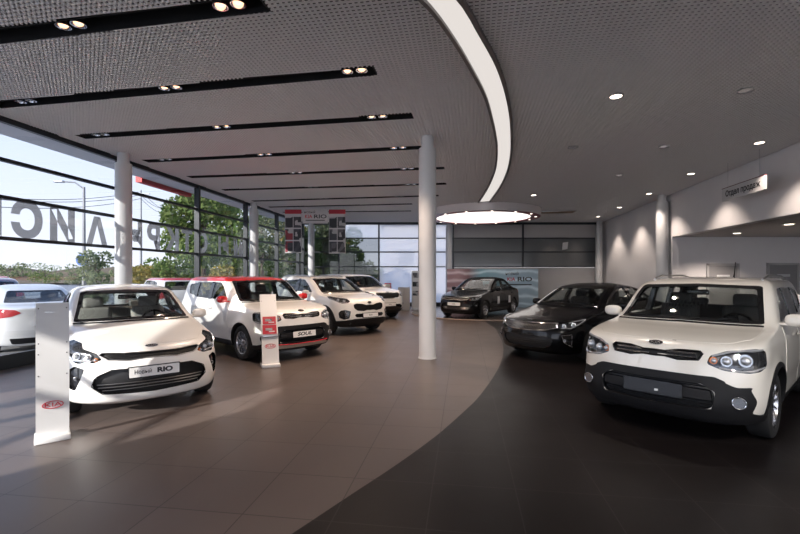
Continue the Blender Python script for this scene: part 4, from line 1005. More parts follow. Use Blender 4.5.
def keep(P):
    x, y = P[:, 0], P[:, 1]
    k = (y > 1.8) & (y < YB-.03) & (x > -6.62+.118*(y-10.08)+.08) & (x < 8.26+.168*(y-9.08)-.02)
    for A, B, w in slot_geo:
        d = B-A; L = d.length; d = d/L; n = V((-d.y, d.x)); a = (x-A.x)*d.x+(y-A.y)*d.y; b = (x-A.x)*n.x+(y-A.y)*n.y
        k &= ~((a > 0) & (a < L) & (np.abs(b) < w/2))
    k &= ~in_poly(P, bandpoly); k &= (x-CC.x)**2+(y-CC.y)**2 > CR**2
    return k
PITCH = .060; bw = .020; bh = .017; verts = []; faces = []
def blade(o, d, n, length):
    st = np.arange(0, length, .03); P = np.array([o.x, o.y])+st[:, None]*np.array([d.x, d.y]); k = keep(P)
    i = 0; N = len(st)
    while i < N:
        if not k[i]: i += 1; continue
        j = i
        while j+1 < N and k[j+1]: j += 1
        if j > i:
            p, q = P[i], P[j]; b = len(verts); w = np.array([n.x, n.y])*bw/2
            for (e, sgn, z) in ((p, -1, CZ), (p, 1, CZ), (q, 1, CZ), (q, -1, CZ), (p, -1, CZ+bh), (p, 1, CZ+bh), (q, 1, CZ+bh), (q, -1, CZ+bh)):
                verts.append((e[0]+sgn*w[0], e[1]+sgn*w[1], z))
            faces.extend([(b, b+1, b+2, b+3), (b, b+3, b+7, b+4), (b+1, b+5, b+6, b+2), (b, b+4, b+5, b+1), (b+3, b+2, b+6, b+7)])
        i = j+1
org = V((-14., -2.))
for i in range(int(34/PITCH)): blade(org+ev*(i*PITCH)-eu*2, eu, ev, 32)
for i in range(int(30/PITCH)): blade(org+eu*(i*PITCH)-ev*6, ev, eu, 36)
me = bpy.data.meshes.new('ceiling'); me.from_pydata(verts, [], faces); struct(link('ceiling', me, LATT))
MB().prism([(XL(YS)-.24, YS-.2), (17.3, YS-.2), (17.3, YB+.3), (XL(YB)-.24, YB+.3)], 5.15, 5.3).obj('trim_2', PLEN).__setitem__('kind', 'structure')
MB().prism([(XL(YS)+.06, YS), (XR(YS)+.1, YS), (XR(1.8)+.1, 1.8), (XL(1.8)+.06, 1.8)], CZ, CZ+.06).obj('ceiling', LATT).__setitem__('kind', 'structure')

# black recessed slots with pairs of spots
fr_pairs = {0: (.90, .40), 1: (.955, .51, .10), 2: (.905, .46, .07), 3: (.925, .46, .08), 4: (.865, .44), 5: (.85, .42), 6: (.8, .4), 7: (.78,), 8: (.75,)}
slot_words = ['nearest the camera, leaving the frame at top left', 'second from the camera', 'third from the camera', 'fourth from the camera, ending at the white column', 'fifth from the camera', 'sixth from the camera', 'seventh from the camera', 'eighth from the camera, above the hanging banners', 'farthest from the camera by the back glazing']
spot_pts = []
for i, (A, B, w) in enumerate(slot_geo):
    d = (B-A); L = d.length; d = d/L; c = (A+B)/2; ang = math.atan2(d.y, d.x)
    t = thing('ceiling_light_slot', 'long black recessed ceiling light slot, '+slot_words[i], 'ceiling light', (c.x, c.y, CZ), ang, 'black light slots in the ceiling')
    h = .16; m = MB()
    m.box((0, w/2-.006, h/2), (L, .012, h)); m.box((0, -w/2+.006, h/2), (L, .012, h)); m.box((0, 0, h), (L, w, .012)); m.box((-L/2+.006, 0, h/2), (.012, w, h)); m.box((L/2-.006, 0, h/2), (.012, w, h))
    m.obj('channel', PLEN, t)
    for q in fr_pairs[i]:
        for k in (-.10, .10):
            x = (q-.5)*L+k
            s = MB().lathe([(.03, .13), (.062, .10), (.078, .02), (.070, .02), (.055, .09), (.03, .115)], 20, 'Z', closed=True, org=(x, 0, 0)).obj('spotlight', CHROME, t)
            on = q > .3
            MB().blob((x, 0, .06), (.048, .048, .035), 2, 2).obj('bulb', SPOTE if on else SATIN, s)
        if q > .3: spot_pts.append((c+d*((q-.5)*L), i))

# curved luminous band
def strip(l, r, z0, z1):
    m = MB(); a = [(m.bm.verts.new((p.x, p.y, z0)), m.bm.verts.new((q.x, q.y, z0)), m.bm.verts.new((q.x, q.y, z1)), m.bm.verts.new((p.x, p.y, z1))) for p, q in zip(l, r)]
    for u, v in zip(a, a[1:]):
        for k in range(4): m.bm.faces.new((u[k], u[(k+1) % 4], v[(k+1) % 4], v[k]))
    m.bm.faces.new(a[0]); m.bm.faces.new(a[-1][::-1]); return m
bt = thing('curved_ceiling_light', 'long curved luminous white band sweeping across the lattice ceiling to the round canopy', 'ceiling light', (bl[30].x, bl[30].y, CZ))
for o in [strip(bl, br, CZ-.012, CZ+.05).obj('diffuser', BANDE, bt)]: o.matrix_parent_inverse = Matrix.Translation(-V(bt.location))
def offs(l, d):
    out = []
    for i, p in enumerate(l):
        t_ = (l[min(i+1, len(l)-1)]-l[max(i-1, 0)]).normalized(); out.append(p+V((t_.y, -t_.x))*d)
    return out
for a, b in ((offs(bl, -.045), bl), (br, offs(br, .045))):
    strip(a, b, CZ-.05, CZ+.06).obj('rim', pbr('band rim', (.16, .14, .135), .4), bt).matrix_parent_inverse = Matrix.Translation(-V(bt.location))

# round canopy over the podium
ct = thing('round_ceiling_canopy', 'large round white ceiling canopy with pink ringed glowing disc above the podium', 'ceiling light', (CC.x, CC.y, 4.07))
MB().lathe([(CR, 0), (CR, .31), (CR-.03, .31), (CR-.03, 0)], 72, 'Z', closed=True).obj('fascia', pbr('canopy fascia', (.78, .74, .74), .45), ct)
rg = MB().lathe([(CR-.03, 0), (CR-.03, .03), (CR-.42, .03), (CR-.42, 0)], 72, 'Z', closed=True).obj('ring', pbr('pink ring', (.42, .12, .14), .4), ct); rg['label'] = 'dark pink ring'
MB().lathe([(.001, .02), (CR-.42, .02), (CR-.42, .05), (.001, .05)], 72, 'Z').obj('diffuser', DIFF, ct)
for k in range(14):
    a = 2*PI*k/14+.2; x, y = (CR-.22)*math.cos(a), (CR-.22)*math.sin(a)
    s = MB().lathe([(.05, -.004), (.062, -.006), (.062, .01), (.05, .01)], 18, 'Z', closed=True, org=(x, y, 0)).obj('downlight', SATIN, ct)
    MB().lathe([(.001, .0), (.05, .0), (.05, .01), (.001, .01)], 18, 'Z', org=(x, y, -.002)).obj('bulb', DOWNE, s)

# downlights of the right half
on_px = [(616, 96, 'nearest the camera, alone beside the light band'), (759.5, 142.5, 'above the sales sign'), (691, 173.6, 'second along the right wall from the sales sign'), (649, 193.5, 'third along the right wall, before the white pillar'), (533.7, 195, 'right of the round canopy'), (619.5, 207.3, 'fourth along the right wall'), (598, 216.5, 'deepest of the lit ones, by the right back corner')]
off_px = [(745.6, 90, 'toward the right edge, unlit'), (573, 147, 'right of the light band, unlit'), (664, 146.3, 'in the middle of the right ceiling, unlit'), (619, 175, 'farther back in the right ceiling, unlit')]
dl_pts = []; aim_pts = []
for px, py, wd in on_px+off_px:
    p = cei(px, py); on = (px, py, wd) in on_px
    t = thing('recessed_downlight', ('small lit round ceiling downlight, ' if on else 'small round ceiling downlight, ')+wd, 'ceiling light', (p.x, p.y, CZ-.012), 0, 'downlights in the lattice ceiling')
    MB().lathe([(.085, 0), (.11, -.004), (.11, .02), (.085, .02)], 24, 'Z', closed=True).obj('trim_ring', SATIN, t)
    MB().lathe([(.001, .006), (.085, .006), (.085, .03), (.001, .03)], 24, 'Z').obj('bulb', DOWNE if on else CHROME, t)
    if on: dl_pts.append(p)
for x, y in ((1.5, .6), (4.2, .6), (6.6, .9), (1.5, -2.6), (4.2, -2.6), (-2.5, -2.6), (-2.5, .4)):  # added lamps, out of view, to light the fronts of the near cars
    t = thing('recessed_downlight', 'added round downlight, unseen in the ceiling behind the camera', 'ceiling light', (x, y, CZ-.012), 0, 'added downlights behind the camera')
    MB().lathe([(.085, 0), (.11, -.004), (.11, .012), (.085, .012)], 24, 'Z', closed=True).obj('trim_ring', SATIN, t); MB().lathe([(.001, .004), (.085, .004), (.085, .011), (.001, .011)], 24, 'Z').obj('bulb', DOWNE, t); dl_pts.append(V((x, y)))
for x, y, wd in ((2.4, -.6, 'first'), (4.6, -.2, 'second')):  # two more added spots, out of view, to brighten the near hatchback
    t = thing('added_spotlight', 'added white track spotlight, unseen behind the camera, '+wd+' of two', 'ceiling light', (x, y, CZ), 0)
    MB().box((0, 0, -.02), (.3, .05, .04), .006).obj('track', WHITEP, t); MB().tube((0, 0, -.04), (0, 0, -.12), .012).tube((0, -.06, -.2), (0, .10, -.12), .05, 20).obj('spot_head', WHITEP, t); aim_pts.append(V((x, y)))
p = cei(557, 211.5)
vt = thing('ceiling_vent', 'flat rectangular ceiling vent right of the round canopy', 'vent', (p.x, p.y, CZ-.02), -TG)
MB().box((0, 0, 0), (1.5, .6, .03), .006).obj('frame', SATIN, vt)
m = MB()
for k in range(9): m.box((0, -.24+.06*k, -.018), (1.4, .03, .01))
m.obj('slat', pbr('vent bronze', (.22, .15, .09), .5), vt)

# left glazing
mull_y = [YS+.02, -2.8, .9, 4.05, 7.2, 10.35, 13.5, 16.65, 19.6, 22.3, YB]
bars = [(.0, .25), (2.255, 2.315), (2.97, 3.03), (3.62, 3.68), (4.30, 4.40)]
wd = V((.118, 1, 0)).normalized(); wn = V((1, -.118, 0)).normalized(); wang = math.atan2(wd.y, wd.x)
Rz = Matrix.Rotation(wang, 3, 'Z')
for i in range(len(mull_y)-1):
    y0, y1 = mull_y[i], mull_y[i+1]; a, b = V((XL(y0), y0, 0)), V((XL(y1), y1, 0)); c = (a+b)/2; L = (b-a).length
    m = MB()
    for z0, z1 in bars:
        r = bmesh.ops.create_cube(m.bm, size=1); bmesh.ops.scale(m.bm, vec=(L, .09, z1-z0), verts=r['verts']); bmesh.ops.rotate(m.bm, cent=(0, 0, 0), matrix=Rz, verts=r['verts']); bmesh.ops.translate(m.bm, vec=(c.x, c.y, (z0+z1)/2), verts=r['verts'])
    r = bmesh.ops.create_cube(m.bm, size=1); bmesh.ops.scale(m.bm, vec=(.085, .16, CZ), verts=r['verts']); bmesh.ops.rotate(m.bm, cent=(0, 0, 0), matrix=Rz, verts=r['verts']); bmesh.ops.translate(m.bm, vec=(b.x, b.y, CZ/2), verts=r['verts'])
    if y1 < -1:   # solid wall nearer than the camera
        m.bm.free(); struct(MB().prism([(a.x-.2, a.y), (b.x-.2, b.y), (b.x+.05, b.y), (a.x+.05, a.y)], 0, 4.40).obj('wall_left', WALLM)); continue
    w = struct(m.obj('window_%d' % (i+1), FRAME))
    q = MB().quad(a-wn*.01, b-wn*.01, b-wn*.01+V((0, 0, CZ)), a-wn*.01+V((0, 0, CZ))).obj('pane', GLASS if y1 > 4.5 else GLASSC, w, smooth=0)
MB().prism([(XL(YS)-.25, YS), (XL(YB)-.25, YB), (XL(YB)+.05, YB), (XL(YS)+.05, YS)], CZ+.02, 5.2).obj('wall_left', FRAME).__setitem__('kind', 'structure')
# roof overhang outside with a red fascia
MB().prism([(XL(YS)-1.05, YS), (XL(YB)-1.05, YB), (XL(YB)-.05, YB), (XL(YS)-.05, YS)], CZ+.03, CZ+.45).obj('roof', pbr('pale soffit', (.82, .82, .84), .6)).__setitem__('kind', 'structure')
q = MB().prism([(XL(12.6)-1.25, 12.6), (XL(15)-1.25, 15), (XL(15)-1.07, 15), (XL(12.6)-1.07, 12.6)], 4.30, 5.0).obj('roof_fascia', pbr('red fascia', (.75, .05, .05), .5))
tag(q, 'red fascia board on the roof overhang outside the left glazing', 'fascia board')
# lettering on the left glass, read from outside
def letters(word, ys, z, size, bold):
    bmx = bmesh.new()
    for ch, y in zip(word, ys):
        if ch == 'Л':
            me = MB().prism([(-.34*size, 0), (-.10*size, .735*size), (.10*size, .735*size), (.34*size, 0), (.16*size, 0), (0, .52*size), (-.16*size, 0)], -.002, .002).mesh('t', 0)
        else: me = textmesh(ch, size, .004, bold=bold)
        xs = [v.co.x for v in me.vertices]; zs = [v.co.y for v in me.vertices]
        me.transform(Matrix.Translation((-(min(xs)+max(xs))/2, -min(zs), 0)))
        o = V((XL(y), y, z))-wn*.03
        me.transform(frame_matrix(o, -wd, V((0, 0, 1)), -wn)); bmx.from_mesh(me)
    me = bpy.data.meshes.new('letters'); bmx.to_mesh(me); bmx.free(); return me
VINYL = filmmat('grey window vinyl', (.42, .42, .44), .3)
tag(link('window_lettering', letters('ОТКРЫЛИСЬ', [13.8, 13.02, 12.33, 11.56, 10.80, 9.72, 8.86, 8.12, 7.40], 2.315, .84, .042), VINYL), 'big grey mirrored vinyl word on the left glazing in front of the white sedan', 'window lettering')
tag(link('window_lettering', letters('МЫ', [16.15, 15.1], 2.315, .84, .042), VINYL), 'short grey mirrored vinyl word of two letters on the left glazing near the trees', 'window lettering')

# columns
def column(x, y, r, h=CZ):
    o = MB().lathe([(r+.012, 0), (r+.012, .02), (r, .022), (r, h-.24), (r-.004, h-.235), (r*.72, h-.23), (r*.72, h+.05)], 40, 'Z', org=(x, y, 0)).obj('column', COLM)
    return struct(o)
COLS = [(.545, 8.72, .17), (XL(2.75)+.27, 2.75, .17), (XL(9.9)+.42, 9.9, .17), (XL(16.85)+.22, 16.85, .17), (-4.5, 22.3, .16), (2.5, 22.5, .16), (10.15, 22.45, .17), (9.02, 15.15, .19)]
for c in COLS: column(*c)

# back glazing and panels
xs = [XL(YB), -3.2, -1.1, 1.0, 2.77, 6.42, 10.3]
zb = [2.03, 2.09], [2.80, 2.86], [3.52, 3.58], [4.26, 4.38]
for i in range(len(xs)-1):
    x0, x1 = xs[i], xs[i+1]; m = MB()
    for z0, z1 in zb: m.box(((x0+x1)/2, YB, (z0+z1)/2), (x1-x0, .09, z1-z0))
    m.box((x1, YB, CZ/2+ (0 if i < 4 else 1.015)), (.08, .14, CZ if i < 4 else CZ-2.03))
    if i < 4: m.box(((x0+x1)/2, YB, .1), (x1-x0, .09, .2))
    w = struct(m.obj('window_%d' % (12+i), FRAME))
    def pn(z0, z1, mat): MB().box(((x0+x1)/2, YB+.03, (z0+z1)/2), (x1-x0-.02, .012, z1-z0)).obj('pane', mat, w, smooth=0)
    if i == 0: pn(.2, 4.3, GLASS)
    elif i == 1: pn(.2, 3.54, GLASS); pn(3.55, 4.3, FILMW)
    elif i < 4: pn(.2, 4.3, FILMW)
    else: pn(2.06, 3.54, FILMG); pn(3.55, 4.3, WALLG)
MB().box(((2.77+XR(YB))/2, YB+.02, 1.01), (XR(YB)-2.77, .14, 2.03)).obj('wall_back', WALLG).__setitem__('kind', 'structure')
MB().box((10.45, YB+.02, 3.2), (.32, .14, 2.36)).obj('wall_back', WALLG).__setitem__('kind', 'structure')
MB().box(((XL(YB)+XR(YB))/2, YB+.15, 4.8), (17, .3, .8)).obj('wall_back', FRAME).__setitem__('kind', 'structure')
tag(MB().prism([(0, 0), (.28, .05), (.32, .42), (.04, .38)], 0, .01, (at(562, 250, YB-.09)+V((0, 0, 0)), V((1, 0, 0)), V((0, 0, 1)), V((0, -1, 0)))).obj('window_notice', PLATE), 'small white tilted notice on the dark upper back panel', 'notice')

# right wall, header and the alcove behind it
def wallseg(y0, y1, z0, z1, name, mat, th=.25):
    struct(MB().prism([(XR(y0), y0), (XR(y1), y1), (XR(y1)+th, y1), (XR(y0)+th, y0)], z0, z1).obj(name, mat))
wallseg(14.96, YB+.1, 0, 5.2, 'wall_right', WALLM); wallseg(YS, 14.96, 2.93, 5.2, 'wall_right', WALLM)
MB().box((13.3, 15.33, 1.6), (8.0, .2, 3.2)).obj('wall_alcove', WALLM).__setitem__('kind', 'structure')
MB().box((17.2, 3.1, 1.6), (.2, 24.4, 3.2)).obj('wall_alcove', WALLM).__setitem__('kind', 'structure')
MB().prism([(XR(YS)+.25, YS), (XR(15.2)+.25, 15.2), (17.3, 15.2), (17.3, YS)], 2.95, 3.05).obj('ceiling_alcove', pbr('alcove ceiling', (.45, .43, .42), .7)).__setitem__('kind', 'structure')
MB().box((5, YS-.1, 4.8), (26, .2, .85)).obj('wall_south', WALLG).__setitem__('kind', 'structure')
for i in range(8):  # unseen glazing behind the camera, added to let daylight onto the car fronts
    x0 = XL(YS)+.05+i*3.1; m = MB()
    for z0, z1 in ((0, .2), (2.1, 2.16), (4.3, 4.4)): m.box((x0+1.55, YS, (z0+z1)/2), (3.1, .09, z1-z0))
    m.box((x0, YS, 2.19), (.09, .16, CZ)); w = struct(m.obj('window_%d' % (18+i), FRAME))
    MB().quad((x0, YS, 0), (x0+3.1, YS, 0), (x0+3.1, YS, CZ), (x0, YS, CZ)).obj('pane', GLASSC, w, smooth=0)
for px, py, wd_ in ((737, 233, 'near the dark red lined lintel'), (789, 224, 'nearer the camera')):
    p = cei(px, py, 2.95)
    t = thing('recessed_downlight', 'lit round downlight in the low alcove ceiling, ' + ('deeper one above the first grey door' if px < 760 else 'nearer one by the frame edge'), 'ceiling light', (p.x, p.y, 2.938), 0, 'downlights in the alcove ceiling')
    MB().lathe([(.10, 0), (.125, -.004), (.125, .012), (.10, .012)], 24, 'Z', closed=True).obj('trim_ring', SATIN, t)
    MB().lathe([(.001, .0), (.10, .0), (.10, .01), (.001, .01)], 24, 'Z').obj('bulb', DOWNE, t); dl_pts.append((p.x, p.y, 2.90))
DOORM = pbr('grey door laminate', (.30, .295, .30), .4)
for i, (x0, x1, zt) in enumerate([((708.6-400)/FPX*15.2, (736.7-400)/FPX*15.2, 1.96), ((769-400)/FPX*15.2, (796.6-400)/FPX*15.2, 1.98)]):
    c = (x0+x1)/2; w = x1-x0
    d = struct(MB().box((c, 15.2, zt/2), (w, .05, zt), .004).obj('door_%d' % (i+1), DOORM))
    m = MB(); m.box((x0-.04, 15.2, zt/2+.03), (.07, .07, zt+.06)); m.box((x1+.04, 15.2, zt/2+.03), (.07, .07, zt+.06)); m.box((c, 15.2, zt+.04), (w+.15, .07, .07)); m.obj('door_frame', WALLG, d)
    MB().tube((x0+.08, 15.16, 1.0), (x0+.08, 15.11, 1.0), .012).tube((x0+.07, 15.11, 1.0), (x0+.20, 15.11, 1.0), .011).obj('door_handle', SATIN, d)
    s = MB().box((c, 15.165, zt-.36), (.44, .012, .09), .003).obj('door_sign', PLATE, d)
# reception counter at the right edge
t = thing('reception_counter', 'white reception counter behind the right hand mirror of the near hatchback', 'counter', (11.9, 12.2, 0), -.08)
MB().box((0, 0, .42), (2.6, .7, .84), .01).obj('body', pbr('counter brown', (.16, .12, .11), .4), t); MB().box((0, 0, .87), (2.7, .85, .06), .012).obj('counter_top', WHITEP, t); MB().box((0, .2, .98), (2.7, .3, .2), .012).obj('ledge', WHITEP, t)

# hanging sales sign
y0, y1 = 10.96, 9.34; a = V((6.2+.168*y0, y0, 0)); b = V((6.2+.168*y1, y1, 0)); r = (b-a).normalized(); c = (a+b)/2; n = V((r.y, -r.x, 0))
t = thing('hanging_sign', 'white hanging sign with dark lettering under the ceiling at right', 'sign', (c.x, c.y, 3.62)); sg = lambda o: setattr(o, 'matrix_parent_inverse', Matrix.Translation(-V(t.location)))
zc = 3.62; fr = (V((c.x, c.y, zc)), r, V((0, 0, 1)), n); L = (b-a).length
o = MB().prism([(-L/2, -.15), (L/2, -.15), (L/2, .15), (-L/2, .15)], -.02, .02, fr).obj('panel', pbr('sign white', (.62, .61, .61), .4), t); sg(o)
o2 = text('lettering', 'Отдел продаж', .19, (fr[0]+n*.022, r, V((0, 0, 1)), n), INK, o, bold=.005)
o2.matrix_parent_inverse = Matrix.Identity(4)
o = MB().prism([(-L/2, .15), (L/2, .15), (L/2, .165), (-L/2, .165)], -.025, .025, fr).obj('top_rail', pbr('maroon rail', (.12, .03, .035), .4), t); sg(o)
for k in (-.6, .6): o = MB().tube(fr[0]+r*k+V((0, 0, .16)), V((fr[0].x, fr[0].y, CZ+.02))+r*k, .004, 6).obj('wire', SATIN, t); sg(o)
p = at(704, 232.5, 13.4)

# podium, back banner, kiosk, desk
t = thing('round_podium', 'low round display podium with light edge under the black sedan', 'podium', (3.6, 18.55, 0))
MB().lathe([(.001, 0), (3.06, 0), (3.1, .02), (3.1, .05), (3.04, .055), (.001, .055)], 96, 'Z').obj('deck', pbr('podium deck', (.07, .058, .053), .22, noise=.1, nscale=2), t)
MB().lathe([(3.1, .012), (3.115, .014), (3.115, .052), (3.1, .056)], 96, 'Z', closed=True).obj('edge_strip', pbr('podium edge', (.42, .33, .28), .35), t)
def bannermat():
    m, nt, out = newmat('banner print'); N = nt.nodes.new; Lk = nt.links.new
    b = N('ShaderNodeBsdfPrincipled'); b.inputs['Roughness'].default_value = .4
    tc = N('ShaderNodeTexCoord'); mp = N('ShaderNodeMapping'); mp.inputs['Rotation'].default_value = (0, 0, .25); Lk(tc.outputs['Object'], mp.inputs[0])
    w = N('ShaderNodeTexWave'); w.wave_type = 'BANDS'; w.bands_direction = 'Z'; w.inputs['Scale'].default_value = .8; w.inputs['Distortion'].default_value = 3.5; w.inputs['Detail'].default_value = 3; Lk(mp.outputs[0], w.inputs['Vector'])
    s = N('ShaderNodeSeparateXYZ'); Lk(tc.outputs['Object'], s.inputs[0])
    r1 = N('ShaderNodeValToRGB'); e = r1.color_ramp.elements; e[0].position = .10; e[0].color = (.42, .24, .25, 1); e[1].position = .36; e[1].color = (.19, .36, .42, 1)
    x = r1.color_ramp.elements.new(.22); x.color = (.20, .10, .11, 1); x = r1.color_ramp.elements.new(.75); x.color = (.36, .50, .60, 1)
    mr = N('ShaderNodeMapRange'); mr.inputs[1].default_value = -2.15; mr.inputs[2].default_value = 2.15; Lk(s.outputs[0], mr.inputs[0]); Lk(mr.outputs[0], r1.inputs[0])
    mx = N('ShaderNodeMix'); mx.data_type = 'RGBA'; mx.blend_type = 'ADD'; mx.inputs[7].default_value = (.35, .36, .36, 1)
    p = N('ShaderNodeMath'); p.operation = 'POWER'; p.inputs[1].default_value = 3; Lk(w.outputs['Fac'], p.inputs[0]); Lk(p.outputs[0], mx.inputs[0]); Lk(r1.outputs[0], mx.inputs[6]); Lk(mx.outputs[2], b.inputs['Base Color'])
    Lk(b.outputs[0], out.inputs[0]); return m
yb = 22.05; x0, x1 = (447-400)/FPX*yb, (538-400)/FPX*yb; zt = EH-(269-HY)*yb/FPX
t = thing('backdrop_banner', 'wide blue and red printed banner wall behind the black sedan on the podium', 'banner', ((x0+x1)/2, yb, 0))
bp_ = MB().box((0, 0, zt/2), (x1-x0, .08, zt), .005).obj('print', bannermat(), t)
fr = (V((1.32, -.045, 0)), V((1, 0, 0)), V((0, 0, 1)), V((0, -1, 0)))
for body, sz, dx, z, mt, k in (('новый', .22, -.35, zt-.24, INK, {}), ('KIA', .26, -.40, zt-.52, INKR, dict(bold=.004)), ('RIO', .30, .28, zt-.52, INK, dict(bold=.006, wide=1.5)), ('новый автомобиль', .11, .0, zt-.78, INK, {})):
    if body == 'новый автомобиль':
        MB().box((1.32, -.045, z), (1.25, .004, .05)).obj('caption_line', INK, bp_); continue
    text('lettering', body, sz, (V((1.32+dx, -.045, z)), fr[1], fr[2], fr[3]), mt, bp_, **k)

# three part banner hanging under the ceiling
yh = 17.6
def hx(px): return (px-400)/FPX*yh
def hz(py): return EH-(py-HY)*yh/FPX
def carprint(name, cols):
    m, nt, out = newmat(name); N = nt.nodes.new; Lk = nt.links.new
    b = N('ShaderNodeBsdfPrincipled'); b.inputs['Roughness'].default_value = .45
    tc = N('ShaderNodeTexCoord'); v = N('ShaderNodeTexVoronoi'); v.inputs['Scale'].default_value = 4.2; v.distance = 'CHEBYCHEV'; Lk(tc.outputs['Object'], v.inputs['Vector'])
    r = N('ShaderNodeValToRGB'); r.color_ramp.interpolation = 'CONSTANT'; sx = N('ShaderNodeSeparateColor'); Lk(v.outputs['Color'], sx.inputs[0]); Lk(sx.outputs[0], r.inputs[0])
    r.color_ramp.elements[0].color = (*cols[0], 1); r.color_ramp.elements[1].color = (*cols[1], 1); r.color_ramp.elements[1].position = .35
    for i, c in enumerate(cols[2:]): e = r.color_ramp.elements.new(.5+.16*i); e.color = (*c, 1)
    Lk(r.outputs[0], b.inputs['Base Color']); Lk(b.outputs[0], out.inputs[0]); return m
PR1 = carprint('red car pictures', [(.02, .022, .03), (.28, .03, .045), (.05, .05, .06), (.5, .47, .47)]); PR2 = carprint('dark car pictures', [(.015, .015, .02), (.04, .045, .055), (.10, .10, .11), (.42, .42, .43)])
REDB = pbr('banner red', (.42, .012, .03), .45)
for px0, px1, py1, pr, wd_ in ((285, 301.5, 253, PR1, 'left one with red car pictures'), (329, 345.5, 253.5, PR2, 'right one with dark car interior pictures')):
    xa, xb = hx(px0), hx(px1); za, zb_ = hz(py1), hz(209.5)
    t = thing('hanging_banner', 'tall hanging banner above the parked white cars, '+wd_, 'banner', ((xa+xb)/2, yh, za))
    w, h = xb-xa, zb_-za; pb = MB().box((0, 0, h/2), (w, .02, h), .004).obj('panel', pbr('banner white', (.6, .58, .58), .5), t)
    MB().box((0, -.013, h-.09), (w, .006, .17)).obj('header', REDB, pb)
    for i in range(2):
        for j in range(3): MB().box(((-.25+.5*i)*w, -.013, h*(.14+.28*j)+.01), (w*.46, .006, h*.25)).obj('picture', pr, pb)
    for k in (-.4, .4): MB().tube((k*w, 0, h), (k*w, 0, CZ-za+.02), .004, 6).obj('wire', SATIN, t)
xa, xb = hx(302.5), hx(328); za, zb_ = hz(223.5), hz(209); w, h = xb-xa, zb_-za
t = thing('hanging_banner', 'white hanging banner with model lettering between the two picture banners', 'banner', ((xa+xb)/2, yh, za))
pb = MB().box((0, 0, h/2), (w, .02, h), .004).obj('panel', pbr('banner white', (.6, .58, .58), .5), t)
for body, sz, dx, z, mt, k in (('новый', .15, -.22, h*.78, INK, {}), ('KIA', .19, -.27, h*.47, INKR, dict(bold=.003)), ('RIO', .21, .2, h*.47, INK, dict(bold=.005, wide=1.5))):
    text('lettering', body, sz, (V((dx, -.012, z)), V((1, 0, 0)), V((0, 0, 1)), V((0, -1, 0))), mt, pb, **k)
MB().box((0, -.012, h*.22), (w*.75, .004, .035)).obj('caption_line', INK, pb)
for k in (-.4, .4): MB().tube((k*w, 0, h), (k*w, 0, CZ-za+.02), .004, 6).obj('wire', SATIN, t)

def base_at(px, py): q = flo(px, py); return q
# picture stand and desk at the back
t = thing('picture_stand', 'white display stand with three pictures beside the grey cabinet at the back', 'display stand', ((415.5-400)/FPX*20.6, 20.6, 0))
MB().box((0, 0, .04), (.42, .4, .08), .01).obj('base', SATIN, t); pa = MB().box((0, 0, .95), (.36, .05, 1.75), .01).obj('panel', WHITEP, t)
for k in range(3): MB().box((0, -.03, 1.62-.42*k), (.28, .01, .22)).obj('picture', PR2, pa)
t = thing('cabinet', 'pale grey cabinet at the back left of the picture stand', 'cabinet', ((405-400)/FPX*20.4-.05, 20.4, 0))
MB().box((0, 0, .53), (.55, .45, 1.06), .01).obj('body', WALLG, t); MB().box((-.14, -.235, .53), (.25, .02, .98), .004).obj('door', WALLG, t); MB().box((.14, -.235, .53), (.25, .02, .98), .004).obj('door', WALLG, t)
t = thing('desk', 'white office desk in front of the frosted back glazing', 'desk', (-.95, 20.2, 0))
MB().box((0, 0, .74), (1.5, .75, .04), .008).obj('desk_top', WHITEP, t)
for x in (-.68, .68): MB().box((x, 0, .36), (.05, .7, .72), .005).obj('leg', SATIN, t)
MB().box((0, -.3, .42), (1.3, .03, .56), .006).obj('front_panel', WALLG, t)
t = thing('brochure_holder', 'small red brochure holder standing on the white desk', 'brochure holder', (-.55, 20.1, .761)); MB().box((0, 0, .25), (.3, .1, .5), .01).obj('body', REDB, t); MB().box((0, -.055, .3), (.22, .01, .3)).obj('leaflet', PLATE, t)
t = thing('computer_monitor', 'dark computer monitor on the white desk at the back', 'monitor', (-1.15, 20.25, .761)); MB().box((0, 0, .32), (.5, .04, .32), .01).obj('screen', GLOSSB, t); MB().tube((0, 0, .01), (0, 0, .2), .03).obj('stand', SATIN, t); MB().lathe([(.001, 0), (.12, 0), (.12, .015), (.001, .015)], 24).obj('base', SATIN, t)

